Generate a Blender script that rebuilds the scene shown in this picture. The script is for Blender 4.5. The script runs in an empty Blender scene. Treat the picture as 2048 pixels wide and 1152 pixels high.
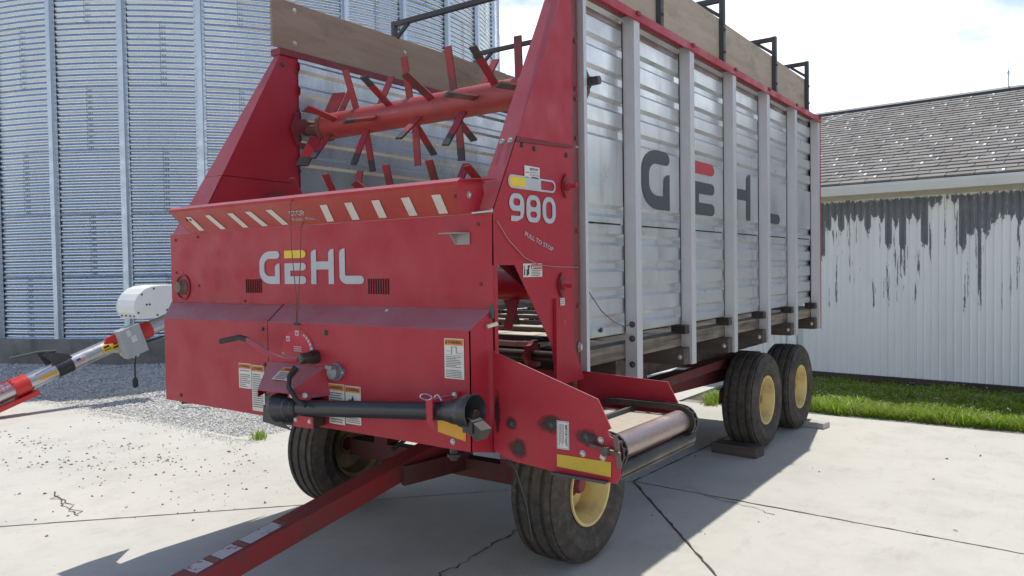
import bpy, math, random
from mathutils import Vector, Matrix, noise as mnoise
from mathutils.geometry import tessellate_polygon
random.seed(7)
rad = math.radians
scene = bpy.context.scene
COL = scene.collection

# ------------------------------------------------------------------ camera
cam = bpy.data.cameras.new('camera')
cam.sensor_width = 36.0
cam.lens = 26.963
cam.clip_end = 5000
cam_o = bpy.data.objects.new('camera', cam)
COL.objects.link(cam_o)
RX = Vector((0.8106908, 0.58528631, -0.01484466))
RD = Vector((0.00343513, -0.03010949, -0.9995407))
RF = Vector((-0.58546445, 0.81026746, -0.02642002))
M = Matrix.Identity(4)
for i in range(3):
    M[i][0] = RX[i]; M[i][1] = -RD[i]; M[i][2] = -RF[i]
M[2][3] = 1.6
cam_o.matrix_world = M
scene.camera = cam_o

# ------------------------------------------------------------------ world and sun
SUN = Vector((-0.07, 0.42, 1.0)).normalized()
world = bpy.data.worlds.new('World')
scene.world = world
world.use_nodes = True
wn = world.node_tree.nodes; wl = world.node_tree.links
wn.clear()
w_out = wn.new('ShaderNodeOutputWorld')
w_bg = wn.new('ShaderNodeBackground'); w_bg.inputs['Strength'].default_value = 0.135
sky = wn.new('ShaderNodeTexSky'); sky.sky_type = 'NISHITA'; sky.sun_disc = False
sky.sun_elevation = math.asin(SUN.z); sky.sun_rotation = math.atan2(SUN.x, SUN.y)
sky.altitude = 200; sky.air_density = 1.0; sky.dust_density = 1.2; sky.ozone_density = 1.0
tc = wn.new('ShaderNodeTexCoord')
sep = wn.new('ShaderNodeSeparateXYZ'); wl.new(tc.outputs['Generated'], sep.inputs[0])
mp = wn.new('ShaderNodeMapping'); mp.inputs['Scale'].default_value = (1, 1, 2.2)
wl.new(tc.outputs['Generated'], mp.inputs['Vector'])
cn = wn.new('ShaderNodeTexNoise'); cn.inputs['Scale'].default_value = 3.6
cn.inputs['Detail'].default_value = 7; cn.inputs['Roughness'].default_value = 0.55
wl.new(mp.outputs[0], cn.inputs['Vector'])
low = wn.new('ShaderNodeMapRange'); low.inputs['From Min'].default_value = 0.0; low.inputs['From Max'].default_value = 0.62
low.inputs['To Min'].default_value = 0.305; low.inputs['To Max'].default_value = -0.24
wl.new(sep.outputs['Z'], low.inputs['Value'])
ad = wn.new('ShaderNodeMath'); ad.operation = 'ADD'
wl.new(cn.outputs['Fac'], ad.inputs[0]); wl.new(low.outputs[0], ad.inputs[1])
cr = wn.new('ShaderNodeMapRange'); cr.interpolation_type = 'SMOOTHSTEP'
cr.inputs['From Min'].default_value = 0.46; cr.inputs['From Max'].default_value = 0.72
wl.new(ad.outputs[0], cr.inputs['Value'])
wm = wn.new('ShaderNodeMix'); wm.data_type = 'RGBA'
wl.new(cr.outputs[0], wm.inputs['Factor'])
wl.new(sky.outputs[0], wm.inputs['A'])
wm.inputs['B'].default_value = (11.2, 11.6, 12.2, 1)
wl.new(wm.outputs['Result'], w_bg.inputs['Color'])
wl.new(w_bg.outputs[0], w_out.inputs['Surface'])

sun = bpy.data.lights.new('sun', 'SUN'); sun.energy = 4.2; sun.angle = rad(0.53); sun.color = (1.0, 0.955, 0.875)
sun_o = bpy.data.objects.new('sun', sun); COL.objects.link(sun_o)
sun_o.location = (0, 0, 30)
sun_o.rotation_euler = (-SUN).to_track_quat('-Z', 'Y').to_euler()

scene.view_settings.view_transform = 'Standard'
scene.view_settings.look = 'None'
scene.view_settings.exposure = 0.16
scene.view_settings.gamma = 1.0

# ------------------------------------------------------------------ materials
MATS = {}
class NT:
    def __init__(s, name):
        s.m = bpy.data.materials.new(name); s.m.use_nodes = True
        s.n = s.m.node_tree.nodes; s.l = s.m.node_tree.links
        s.p = s.n['Principled BSDF']; s.tc = s.n.new('ShaderNodeTexCoord')
        MATS[name] = s.m
    def link(s, a, b): s.l.new(a, b)
    def vec(s, scale=(1, 1, 1), src='Object'):
        mp = s.n.new('ShaderNodeMapping'); mp.inputs['Scale'].default_value = scale
        s.l.new(s.tc.outputs[src], mp.inputs['Vector']); return mp.outputs[0]
    def noise(s, scale, detail=4, rough=.55, stretch=(1, 1, 1), src='Object', dist=0.0):
        t = s.n.new('ShaderNodeTexNoise'); t.inputs['Scale'].default_value = scale
        t.inputs['Detail'].default_value = detail; t.inputs['Roughness'].default_value = rough
        t.inputs['Distortion'].default_value = dist
        s.l.new(s.vec(stretch, src), t.inputs['Vector']); return t.outputs['Fac']
    def ramp(s, fac, lo, hi, a=0., b=1.):
        r = s.n.new('ShaderNodeMapRange'); r.inputs['From Min'].default_value = lo; r.inputs['From Max'].default_value = hi
        r.inputs['To Min'].default_value = a; r.inputs['To Max'].default_value = b
        s.l.new(fac, r.inputs['Value']); return r.outputs[0]
    def math(s, op, a, b=0.0):
        m = s.n.new('ShaderNodeMath'); m.operation = op
        for i, v in enumerate((a, b)):
            if isinstance(v, (int, float)): m.inputs[i].default_value = v
            else: s.l.new(v, m.inputs[i])
        return m.outputs[0]
    def mix(s, fac, a, b):
        m = s.n.new('ShaderNodeMix'); m.data_type = 'RGBA'
        if isinstance(fac, (int, float)): m.inputs['Factor'].default_value = fac
        else: s.l.new(fac, m.inputs['Factor'])
        for k, v in (('A', a), ('B', b)):
            if isinstance(v, tuple): m.inputs[k].default_value = (*v, 1)
            else: s.l.new(v, m.inputs[k])
        return m.outputs['Result']
    def color(s, v):
        if isinstance(v, tuple): s.p.inputs['Base Color'].default_value = (*v, 1)
        else: s.l.new(v, s.p.inputs['Base Color'])
    def set(s, **k):
        for a, v in k.items():
            i = s.p.inputs[a.replace('_', ' ').title()]
            if isinstance(v, (int, float)): i.default_value = v
            else: s.l.new(v, i)
    def bump(s, h, strength=.3, dist=.01):
        b = s.n.new('ShaderNodeBump'); b.inputs['Strength'].default_value = strength; b.inputs['Distance'].default_value = dist
        s.l.new(h, b.inputs['Height']); s.l.new(b.outputs[0], s.p.inputs['Normal'])

def paint(name, c1, c2, rough=.42, dirt=(.06, .045, .04), dirt_lo=.60, dirt_hi=.82, rust=True, streak=True, dust_sheen=0.0, spec=.5, grime=.75, mott=1.):
    t = NT(name)
    a = t.ramp(t.noise(2.3, 5, .6), .32, .70)
    b = t.ramp(t.noise(55, 3, .7), .35, .75)
    c = t.mix(a, c1, c2)
    c = t.mix(t.math('MULTIPLY', b, .14), c, tuple(min(1, x * 1.4 + .01) for x in c2))
    d = t.ramp(t.noise(4.2, 8, .68), dirt_lo, dirt_hi)
    c = t.mix(t.math('MULTIPLY', d, grime), c, dirt)
    if streak:
        st = t.ramp(t.noise(9, 4, .6, (1, 1, .13)), .58, .80)
        c = t.mix(t.math('MULTIPLY', st, .28 * mott), c, dirt)
    if rust:
        r = t.math('MULTIPLY', t.ramp(t.noise(24, 6, .7), .64, .69), t.ramp(t.noise(1.7, 4, .6), .52, .68))
        c = t.mix(t.math('MULTIPLY', r, .8), c, (.10, .035, .018))
    if dust_sheen:  # up-facing sides: dust film with the sky's reflection painted in as lavender
        gn = t.n.new('ShaderNodeNewGeometry'); sz = t.n.new('ShaderNodeSeparateXYZ'); t.link(gn.outputs['Normal'], sz.inputs[0])
        dz = t.math('MULTIPLY', t.ramp(sz.outputs['Z'], .15, .9), t.ramp(t.noise(5, 6, .7), .25, .75, .40, .80))
        c = t.mix(t.math('MULTIPLY', dz, dust_sheen), c, (.40, .27, .29))
    t.color(c)
    t.set(roughness=t.ramp(t.noise(6, 5), .3, .7, rough - .08, rough + .2))
    t.p.inputs['Specular IOR Level'].default_value = spec
    t.bump(t.noise(1.6, 2), .35, .03)
    return t.m
RED = paint('faded_red_paint', (.33, .014, .028), (.36, .024, .038), .40, dust_sheen=.9, spec=.34, grime=.45, mott=.5)
RED_DK = paint('dark_grimy_red_paint', (.23, .018, .024), (.15, .022, .024), .5, dirt_lo=.48, dirt_hi=.72)
RED_AUG = paint('bright_red_paint', (.55, .02, .022), (.50, .035, .03), .35, rust=False, dirt_lo=.66)
GRIMY = paint('grimy_collar', (.20, .075, .055), (.15, .08, .055), .6, dirt_lo=.45, dirt_hi=.7)
UNDER = paint('shaded_rusty_underside_paint', (.12, .012, .014), (.085, .02, .018), .6, dirt_lo=.45, dirt_hi=.7)  # red darkened to paint in the shade under the wagon, with rust
BEATER = paint('worn_beater_paint', (.36, .045, .046), (.33, .070, .062), .38, dirt_lo=.55, dirt_hi=.8)
TIP = paint('finger_paint', (.34, .022, .034), (.24, .03, .035), .45, dirt_lo=.50, dirt_hi=.62)
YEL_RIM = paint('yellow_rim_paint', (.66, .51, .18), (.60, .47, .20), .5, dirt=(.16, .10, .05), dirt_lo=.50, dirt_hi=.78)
YEL_SHADE = paint('shaded_rim_paint', (.20, .145, .05), (.14, .10, .045), .7, dirt=(.06, .045, .03), dirt_lo=.42, dirt_hi=.7)  # rim yellow darkened to paint in the wagon's shade on the left wheels
WHITE_P = paint('white_machine_paint', (.76, .76, .74), (.70, .70, .68), .4, dirt=(.25, .22, .18), dirt_lo=.66, dirt_hi=.9, rust=False)
CREAM = paint('cream_paint', (.62, .56, .42), (.58, .52, .40), .5, rust=False)
GREYBOX = paint('grey_box_paint', (.36, .385, .40), (.33, .355, .37), .45, rust=False, dirt_lo=.7)
BLACK_ST = paint('black_steel', (.035, .037, .042), (.060, .060, .062), .5, dirt=(.12, .08, .055), dirt_lo=.55, dirt_hi=.8)
GREASE_SHADE = paint('greasy_shade_black', (.012, .012, .012), (.03, .026, .022), .35, dirt=(.09, .07, .05), dirt_lo=.5, dirt_hi=.8, rust=False)  # grease black; also paints in shade on the underfloor

def metal(name, c1, c2, rough, metallic=.9, grime=(.16, .13, .09), gl=.60, gh=.85, sp=90, stain=.55, streak=.3):
    t = NT(name)
    a = t.ramp(t.noise(sp, 2, .5), .3, .7)
    c = t.mix(a, c1, c2)
    b = t.ramp(t.noise(1.7, 6, .65), gl, gh)
    c = t.mix(t.math('MULTIPLY', b, stain), c, grime)
    s = t.ramp(t.noise(7, 5, .65, (1, 1, .08)), .55, .8)
    c = t.mix(t.math('MULTIPLY', s, streak), c, grime)
    rnd = t.n.new('ShaderNodeObjectInfo')
    c = t.mix(t.math('MULTIPLY', rnd.outputs['Random'], .10), c, tuple(x * .55 for x in c1))
    t.color(c)
    t.set(metallic=metallic, roughness=t.ramp(t.noise(5, 5), .3, .7, rough - .07, rough + .12))
    return t.m
SILVER = metal('galvanised_side_sheet', (.68, .70, .70), (.62, .645, .65), .33, .85, stain=.4, streak=.45)
POST_M = metal('galvanised_post', (.56, .555, .565), (.52, .52, .53), .5, .4)
INNER = metal('inner_side_sheet', (.54, .56, .58), (.47, .50, .53), .28, .88, grime=(.20, .155, .10), gl=.44, gh=.78, stain=.65, streak=.45)
BIN_M = metal('galvanised_bin_steel', (.60, .65, .70), (.57, .62, .675), .25, .92, sp=6, stain=.15, streak=.12)
STIFF_M = metal('galvanised_stiffener', (.54, .60, .67), (.49, .55, .63), .38, .8, stain=.2)
TUBE_M = metal('galvanised_tube', (.56, .57, .58), (.50, .51, .52), .28, .9, stain=.25)
BOLT_M = metal('zinc_bolt', (.55, .54, .52), (.40, .38, .36), .4, .8)
DKBOLT = metal('dark_bolt', (.10, .10, .11), (.06, .06, .06), .5, .6)
SEAMB = metal('seam_bolt_steel', (.20, .22, .25), (.15, .17, .19), .5, .6)
CHROME = metal('bright_roller', (.42, .34, .32), (.35, .27, .25), .33, .8, stain=.5)

def plywood(name, c1, c2, c3):
    t = NT(name)
    c = t.mix(t.ramp(t.noise(5, 6, .6, (1, .35, 3)), .3, .7), c1, c2)
    c = t.mix(t.math('MULTIPLY', t.ramp(t.noise(3.0, 8, .7, (1, .5, 1.6)), .52, .74), .7), c, c3)
    c = t.mix(t.ramp(t.noise(13, 3, .6, (1, 1, .25)), .70, .76, 0, .8), c, (.07, .05, .035))
    t.color(c); t.set(roughness=.8); t.bump(t.noise(40, 4, .6, (1, .2, 2)), .3, .004)
    return t.m
PLY = plywood('plywood', (.36, .285, .21), (.45, .375, .29), (.17, .13, .10))
PLY_D = plywood('dirty_plywood', (.26, .18, .125), (.33, .245, .18), (.11, .08, .06))
t = NT('weathered_wood')
c = t.mix(t.ramp(t.noise(16, 7, .7, (1, .06, 1.2), dist=.6), .35, .65), (.07, .055, .042), (.28, .235, .18))
c = t.mix(t.ramp(t.noise(2.5, 5), .5, .75, 0, .7), c, (.055, .045, .038))
t.color(c); t.set(roughness=.9); t.bump(t.noise(18, 7, .7, (1, .05, 1.3), dist=.6), .6, .01)
WOOD = t.m
t = NT('dark_timber')
c = t.mix(t.ramp(t.noise(14, 6, .65, (.06, 1, 1.2)), .35, .7), (.045, .036, .03), (.115, .088, .068))
t.color(c); t.set(roughness=.9); t.bump(t.noise(18, 6, .7, (.06, 1, 1)), .5, .008)
TIMBER = t.m
t = NT('floor_planks')
c = t.mix(t.ramp(t.noise(12, 6, .65, (1.2, .08, 1)), .3, .7), (.40, .34, .26), (.52, .46, .36))
t.color(c); t.set(roughness=.8); FLOORW = t.m
t = NT('pale_plank')
c = t.mix(t.ramp(t.noise(12, 6, .65, (.1, 1.2, 1)), .3, .7), (.34, .32, .29), (.46, .43, .39))
t.color(c); t.set(roughness=.85); t.bump(t.noise(20, 5, .6, (.1, 1, 1)), .3, .005); PALEW = t.m

t = NT('grease_stain')
gx = t.n.new('ShaderNodeVectorMath'); gx.operation = 'DISTANCE'; t.link(t.vec((1, 0, 1), 'Generated'), gx.inputs[0]); gx.inputs[1].default_value = (.5, 0, .5)
msk = t.ramp(t.math('ADD', gx.outputs['Value'], t.math('MULTIPLY', t.math('SUBTRACT', t.noise(30, 6, .7), .5), .5)), .42, .12)
t.color((.014, .013, .013)); t.set(roughness=.45)
tb = t.n.new('ShaderNodeBsdfTransparent'); mx = t.n.new('ShaderNodeMixShader'); t.link(msk, mx.inputs[0]); t.link(tb.outputs[0], mx.inputs[1]); t.link(t.p.outputs[0], mx.inputs[2]); t.link(mx.outputs[0], t.n['Material Output'].inputs['Surface'])
STAIN = t.m
def flat(name, col, rough=.5, metallic=0., n=12, amt=.18):
    t = NT(name)
    d = tuple(x * .72 for x in col)
    t.color(t.mix(t.math('MULTIPLY', t.ramp(t.noise(n, 6, .65), .4, .75), amt * 3), col, d))
    t.set(roughness=rough, metallic=metallic)
    return t.m
D_WHITE = flat('decal_white', (.62, .60, .55)); D_SILVER = flat('decal_silver_grey', (.42, .44, .46), .45)
D_ORANGE = flat('decal_orange', (.62, .21, .025)); D_BLACK = flat('decal_black', (.02, .02, .022))
D_YELLOW = flat('decal_yellow', (.72, .50, .03)); D_AMBER = flat('reflector_amber', (.60, .30, .015), .35)
D_CHAR = flat('decal_charcoal', (.050, .058, .066), .5); D_RED = flat('decal_red', (.42, .025, .04), .45)
D_HOT = flat('decal_hot_red', (.45, .008, .03), .45); D_REFL = flat('decal_reflective_stripe', (.60, .58, .53), .4)
D_DULLY = flat('dull_yellow_strip', (.50, .35, .025), .5)
t = NT('worn_white_print')
t.color(t.mix(t.ramp(t.noise(22, 6, .75), .56, .62), (.46, .45, .43), (.20, .035, .03))); t.set(roughness=.7); D_WORN = t.m
D_FADE = flat('faded_orange', (.20, .075, .045)); D_BLUE = flat('decal_blue', (.03, .05, .25)); D_PRINT = flat('decal_print_grey', (.16, .16, .16))
BELT = flat('conveyor_belt', (.40, .36, .29), .8, n=30); CORD = flat('pull_cord', (.20, .07, .05), .8)
PLASTIC = flat('black_plastic', (.022, .023, .026), .38, amt=.3); RUBBER = flat('black_rubber', (.02, .02, .02), .7)
SHADOWGAP = flat('dark_void', (.012, .011, .011), .9)
PALECORD = flat('pale_cord', (.36, .20, .19), .8)

t = NT('dusty_tyre')
c = t.mix(t.ramp(t.noise(6, 7, .7), .35, .72), (.024, .023, .024), (.098, .080, .058))
c = t.mix(t.ramp(t.noise(26, 5, .7, (1, 1, 1)), .50, .78, 0, .6), c, (.17, .135, .095))
t.color(c); t.set(roughness=.82); t.bump(t.noise(60, 4, .6), .25, .004); TYRE = t.m

t = NT('concrete')
big = t.ramp(t.noise(.45, 6, .6), .35, .7)
c = t.mix(big, (.485, .470, .422), (.44, .43, .39))
c = t.mix(t.math('MULTIPLY', t.ramp(t.noise(2.2, 8, .7), .46, .74), .5), c, (.33, .315, .285))
c = t.mix(t.math('MULTIPLY', t.ramp(t.noise(9, 8, .75, (1, .35, 1)), .54, .78), .55), c, (.30, .27, .235))
c = t.mix(t.math('MULTIPLY', t.ramp(t.noise(130, 3, .7), .56, .70), .22), c, (.28, .27, .25))
c = t.mix(t.ramp(t.noise(1.6, 6, .7, (1.4, 1, 1)), .70, .78, 0, .4), c, (.36, .24, .16))
vo = t.n.new('ShaderNodeTexVoronoi'); vo.inputs['Scale'].default_value = 55; t.link(t.vec(), vo.inputs['Vector'])
c = t.mix(t.math('MULTIPLY', t.ramp(vo.outputs['Distance'], .14, .05), t.ramp(t.noise(3, 4, .6), .45, .65, 0, .45)), c, (.20, .185, .165))
c = t.mix(t.ramp(t.noise(.9, 5, .65), .64, .74, 0, .35), c, (.22, .21, .195))
t.color(c); t.set(roughness=.88); t.bump(t.math('ADD', t.noise(70, 5, .7), t.math('MULTIPLY', t.noise(40, 3, .6, (1, .05, 1)), .8)), .35, .006); CONC = t.m
t = NT('old_concrete')
c = t.mix(t.ramp(t.noise(1.5, 8, .7, (1, 1, 2)), .35, .7), (.15, .145, .13), (.26, .25, .23))
c = t.mix(t.ramp(t.noise(1.3, 6, .7, (3, 3, .3)), .52, .7, 0, .8), c, (.09, .09, .08))
t.color(c); t.set(roughness=.92); t.bump(t.noise(20, 6, .7), .4, .01); OLDCONC = t.m
t = NT('soil')
c = t.mix(t.ramp(t.noise(3, 8, .7), .3, .7), (.06, .048, .035), (.10, .085, .06))
t.color(c); t.set(roughness=.95); t.bump(t.noise(30, 6, .7), .5, .02); SOIL = t.m
t = NT('field_ground')
c = t.mix(t.ramp(t.noise(.3, 8, .7), .3, .7), (.055, .085, .025), (.10, .10, .045))
t.color(c); t.set(roughness=.95); FIELD = t.m
t = NT('gravel_bed')
c = t.mix(t.ramp(t.noise(25, 5, .8), .35, .68), (.27, .26, .245), (.52, .51, .49))
t.color(c); t.set(roughness=.95); t.bump(t.noise(28, 4, .8), 1.0, .03); GRAVBED = t.m
t = NT('limestone_gravel')
g = t.n.new('ShaderNodeNewGeometry')
c = t.mix(t.ramp(g.outputs['Random Per Island'], 0, 1), (.40, .39, .37), (.66, .65, .62))
t.color(c); t.set(roughness=.9); GRAV = t.m
t = NT('clod')
g = t.n.new('ShaderNodeNewGeometry')
c = t.mix(t.ramp(g.outputs['Random Per Island'], 0, 1), (.09, .06, .045), (.32, .27, .22))
t.color(c); t.set(roughness=.95); CLOD = t.m
t = NT('grass_blade')
g = t.n.new('ShaderNodeNewGeometry')
c = t.mix(g.outputs['Random Per Island'], (.17, .31, .018), (.31, .44, .045))
c = t.mix(t.ramp(t.noise(1.8, 5, .65), .48, .72, 0, .65), c, (.33, .35, .09))
c = t.mix(t.ramp(g.outputs['Random Per Island'], .90, .905), c, (.42, .36, .20))
t.color(c); t.set(roughness=.55)
t.p.inputs['Subsurface Weight'].default_value = 0.0
tr = t.n.new('ShaderNodeBsdfTranslucent'); t.l.new(c, tr.inputs['Color'])
mx = t.n.new('ShaderNodeMixShader'); mx.inputs[0].default_value = .4
t.l.new(t.p.outputs[0], mx.inputs[1]); t.l.new(tr.outputs[0], mx.inputs[2])
t.l.new(mx.outputs[0], t.n['Material Output'].inputs['Surface']); GRASS = t.m
CLOVER = flat('clover_head', (.42, .37, .29), .8)
t = NT('asphalt_shingle')
oi = t.n.new('ShaderNodeObjectInfo'); g = t.n.new('ShaderNodeNewGeometry')
r = t.math('FRACT', t.math('ADD', oi.outputs['Random'], g.outputs['Random Per Island']))
c = t.mix(r, (.155, .145, .138), (.23, .22, .21))
c = t.mix(t.math('MULTIPLY', t.ramp(t.noise(160, 3, .8), .4, .7), .5), c, (.24, .225, .21))
t.color(c); t.set(roughness=.85); t.bump(t.noise(200, 3, .8), .5, .004); SHING = t.m
SHING_GLINT = flat('shingle_glint', (.72, .72, .74), .4)  # pale patches that paint sun glints onto the shingle tabs
# peeling white paint over grey steel, strip by strip
t = NT('peeling_wall_paint')
PITCH = .085
sx = t.n.new('ShaderNodeSeparateXYZ'); t.link(t.tc.outputs['Object'], sx.inputs[0])
u = t.math('DIVIDE', sx.outputs['X'], PITCH)
cell = t.math('FLOOR', u); fr = t.math('SUBTRACT', t.math('FRACT', u), .5)
wnz = t.n.new('ShaderNodeTexWhiteNoise'); wnz.noise_dimensions = '1D'; t.link(cell, wnz.inputs['W'])
lf = t.n.new('ShaderNodeTexNoise'); lf.noise_dimensions = '1D'; lf.inputs['Scale'].default_value = .075; lf.inputs['Detail'].default_value = 1.5
t.link(t.math('ADD', cell, 57.0), lf.inputs['W'])
length = t.math('ADD', t.math('MULTIPLY', t.ramp(lf.outputs['Fac'], .36, .56), .34), t.math('ADD', t.math('MULTIPLY', t.math('POWER', wnz.outputs['Value'], 2.6), .62), .14))
length = t.math('MULTIPLY', length, t.ramp(lf.outputs['Fac'], .33, .38))
down = t.math('SUBTRACT', 2.44, sx.outputs['Z'])
wob = t.math('MULTIPLY', t.math('SUBTRACT', t.noise(22, 6, .75, (1, 1, .45)), .5), .8)
taper = t.math('MULTIPLY', t.math('ABSOLUTE', fr), .16)
m1 = t.ramp(t.math('SUBTRACT', t.math('ADD', length, t.math('MULTIPLY', wob, .5)), t.math('ADD', down, taper)), 0, .008)
inside = t.ramp(t.math('ADD', t.math('ABSOLUTE', fr), t.math('MULTIPLY', wob, .35)), .545, .49)
m1 = t.math('MULTIPLY', m1, inside)
m1 = t.math('MULTIPLY', m1, t.ramp(t.math('ADD', down, t.math('MULTIPLY', wob, .25)), .015, .025))
sp_ = t.ramp(t.noise(9.5, 5, .62, (1.3, 1, .10)), .580, .590)
m2 = t.math('MULTIPLY', sp_, t.ramp(t.math('ADD', t.math('ABSOLUTE', fr), t.math('MULTIPLY', wob, .4)), .40, .34))
m2 = t.math('MULTIPLY', m2, t.ramp(t.math('ADD', sx.outputs['Z'], t.math('MULTIPLY', wob, .8)), 1.0, 1.06))
mm = t.math('MAXIMUM', m1, m2)
wc = t.mix(t.math('MULTIPLY', t.ramp(t.noise(3, 6, .65, (1, 1, .2)), .45, .75), .35), (.84, .85, .85), (.66, .66, .65))
gc = t.mix(t.ramp(t.noise(20, 5, .7, (1, 1, .3)), .35, .7), (.135, .145, .165), (.215, .225, .245))
t.color(t.mix(mm, wc, gc)); t.set(roughness=.55)
hh = t.math('SUBTRACT', 1.0, mm); t.bump(hh, .4, .003)
PEEL = t.m
TRIM = flat('white_trim', (.70, .70, .69), .5, n=4, amt=.12); TRIM_C = flat('cream_trim', (.60, .55, .44), .6)
RIDGE = flat('ridge_cap', (.05, .06, .065), .6)

# ------------------------------------------------------------------ mesh helpers
class MB:
    def __init__(s): s.v = []; s.f = []; s.mi = []; s.mats = []
    def slot(s, m):
        if m not in s.mats: s.mats.append(m)
        return s.mats.index(m)
    def add(s, vs, fs, m=None):
        k = 0 if m is None else s.slot(m)
        o = len(s.v); s.v.extend([tuple(p) for p in vs])
        for f in fs: s.f.append(tuple(i + o for i in f)); s.mi.append(k)
    def box(s, a, b, m=None):
        (x0, y0, z0), (x1, y1, z1) = [[min(p, q) for p, q in zip(a, b)], [max(p, q) for p, q in zip(a, b)]]
        s.add([(x0, y0, z0), (x1, y0, z0), (x1, y1, z0), (x0, y1, z0), (x0, y0, z1), (x1, y0, z1), (x1, y1, z1), (x0, y1, z1)],
              [(0, 3, 2, 1), (4, 5, 6, 7), (0, 1, 5, 4), (1, 2, 6, 5), (2, 3, 7, 6), (3, 0, 4, 7)], m)
        return s
    def prism(s, pts, n, m=None):
        """flat polygon (3D points) extruded by vector n"""
        n = Vector(n); k = len(pts); P = [Vector(p) for p in pts]
        tris = tessellate_polygon([P])
        nn = Vector((0, 0, 0))
        for i in range(k): nn += P[i].cross(P[(i + 1) % k])
        a = [tuple(p) for p in P] + [tuple(p + n) for p in P]
        fs = []
        for tri in tris:
            i, j, l = tri
            tn = (P[j] - P[i]).cross(P[l] - P[i])
            if tn.dot(n) > 0: i, l = l, i
            fs.append((i, j, l)); fs.append((l + k, j + k, i + k))
        flip = nn.dot(n) > 0
        for i in range(k):
            j = (i + 1) % k
            fs.append((i, j, j + k, i + k) if flip else (j, i, i + k, j + k))
        s.add(a, fs, m); return s
    def bar(s, p, q, w, h, up=(0, 0, 1), m=None):
        p = Vector(p); q = Vector(q); d = (q - p).normalized()
        up = Vector(up); sd = d.cross(up)
        if sd.length < 1e-5: sd = d.cross(Vector((1, 0, 0)))
        sd.normalize(); up = sd.cross(d).normalized()
        a = sd * (w / 2); b = up * (h / 2)
        vs = [p - a - b, p + a - b, p + a + b, p - a + b, q - a - b, q + a - b, q + a + b, q - a + b]
        s.add(vs, [(0, 3, 2, 1), (4, 5, 6, 7), (0, 1, 5, 4), (1, 2, 6, 5), (2, 3, 7, 6), (3, 0, 4, 7)][::1], m)
        return s
    def tube(s, path, r, seg=10, m=None, caps=True):
        P = [Vector(p) for p in path]; n = len(P)
        rs = r if isinstance(r, (list, tuple)) else [r] * n
        base = len(s.v); vs = []; fs = []
        prev = None
        for i in range(n):
            d = (P[min(i + 1, n - 1)] - P[max(i - 1, 0)]).normalized()
            if prev is None:
                a = d.cross(Vector((0, 0, 1)))
                if a.length < .01: a = d.cross(Vector((1, 0, 0)))
            else: a = prev - d * prev.dot(d)
            a.normalize(); b = d.cross(a); prev = a
            for k in range(seg):
                t = 2 * math.pi * k / seg
                vs.append(P[i] + (a * math.cos(t) + b * math.sin(t)) * rs[i])
        for i in range(n - 1):
            for k in range(seg):
                k2 = (k + 1) % seg
                fs.append((i * seg + k, i * seg + k2, (i + 1) * seg + k2, (i + 1) * seg + k))
        if caps:
            fs.append(tuple(range(seg - 1, -1, -1))); fs.append(tuple((n - 1) * seg + k for k in range(seg)))
        s.add(vs, fs, m); return s
    def lathe(s, c, axis, prof, seg=32, m=None, ref=None):
        """prof: (along axis, radius) list"""
        c = Vector(c); ax = Vector(axis).normalized()
        a = ax.cross(Vector((0, 0, 1)))
        if a.length < .01: a = Vector((1, 0, 0))
        a.normalize(); b = ax.cross(a)
        vs = []; fs = []; n = len(prof)
        for (h, r) in prof:
            for k in range(seg):
                t = 2 * math.pi * k / seg
                vs.append(c + ax * h + (a * math.cos(t) + b * math.sin(t)) * max(r, 1e-4))
        for i in range(n - 1):
            for k in range(seg):
                k2 = (k + 1) % seg
                fs.append((i * seg + k, i * seg + k2, (i + 1) * seg + k2, (i + 1) * seg + k))
        s.add(vs, fs, m); return s
    def build(s, name, mat=None, parent=None, smooth=False, off=None, bevel=0, world=None):
        me = bpy.data.meshes.new(name)
        o = Vector(off) if off is not None else (parent['_o'] if parent is not None and '_o' in parent else None)
        o = Vector(o) if o is not None else Vector((0, 0, 0))
        me.from_pydata([(x - o.x, y - o.y, z - o.z) for x, y, z in s.v], [], s.f)
        if s.mats:
            for m in s.mats: me.materials.append(m)
            me.polygons.foreach_set('material_index', s.mi)
        elif mat: me.materials.append(mat)
        if smooth:
            me.polygons.foreach_set('use_smooth', [True] * len(me.polygons))
            try: me.set_sharp_from_angle(angle=rad(smooth if smooth is not True else 40))
            except Exception: pass
        me.update()
        ob = bpy.data.objects.new(name, me); COL.objects.link(ob)
        if parent is not None:
            ob.parent = parent; ob['_o'] = tuple(o)
        else:
            ob.location = o
        if bevel:
            b = ob.modifiers.new('bevel', 'BEVEL'); b.width = bevel; b.segments = 2; b.limit_method = 'ANGLE'; b.angle_limit = rad(40)
        return ob

def empty(name, loc, label, cat, group=None):
    o = bpy.data.objects.new(name, None); COL.objects.link(o); o.location = loc
    o.empty_display_size = .2
    o['_o'] = tuple(loc); o['label'] = label; o['category'] = cat
    if group: o['group'] = group
    return o
def tag(o, label, cat, group=None):
    o['label'] = label; o['category'] = cat
    if group: o['group'] = group
    return o
def structure(o): o['kind'] = 'structure'; return o
def inst(src, parent, loc=None, rot=None, name=None):
    c = src.copy(); COL.objects.link(c); c.parent = parent
    if name: c.name = name
    if loc is not None: c.location = loc
    if rot is not None: c.rotation_euler = rot
    return c

class Frame:
    def __init__(s, o, U, V):
        s.o = Vector(o); s.U = Vector(U).normalized(); s.V = Vector(V).normalized(); s.N = s.U.cross(s.V)
    def p(s, u, v, d=0.): return s.o + s.U * u + s.V * v + s.N * d
def FRONT(y): return Frame((0, y, 0), (1, 0, 0), (0, 0, 1))
def SIDE(x): return Frame((x, 0, 0), (0, 1, 0), (0, 0, 1))

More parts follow.
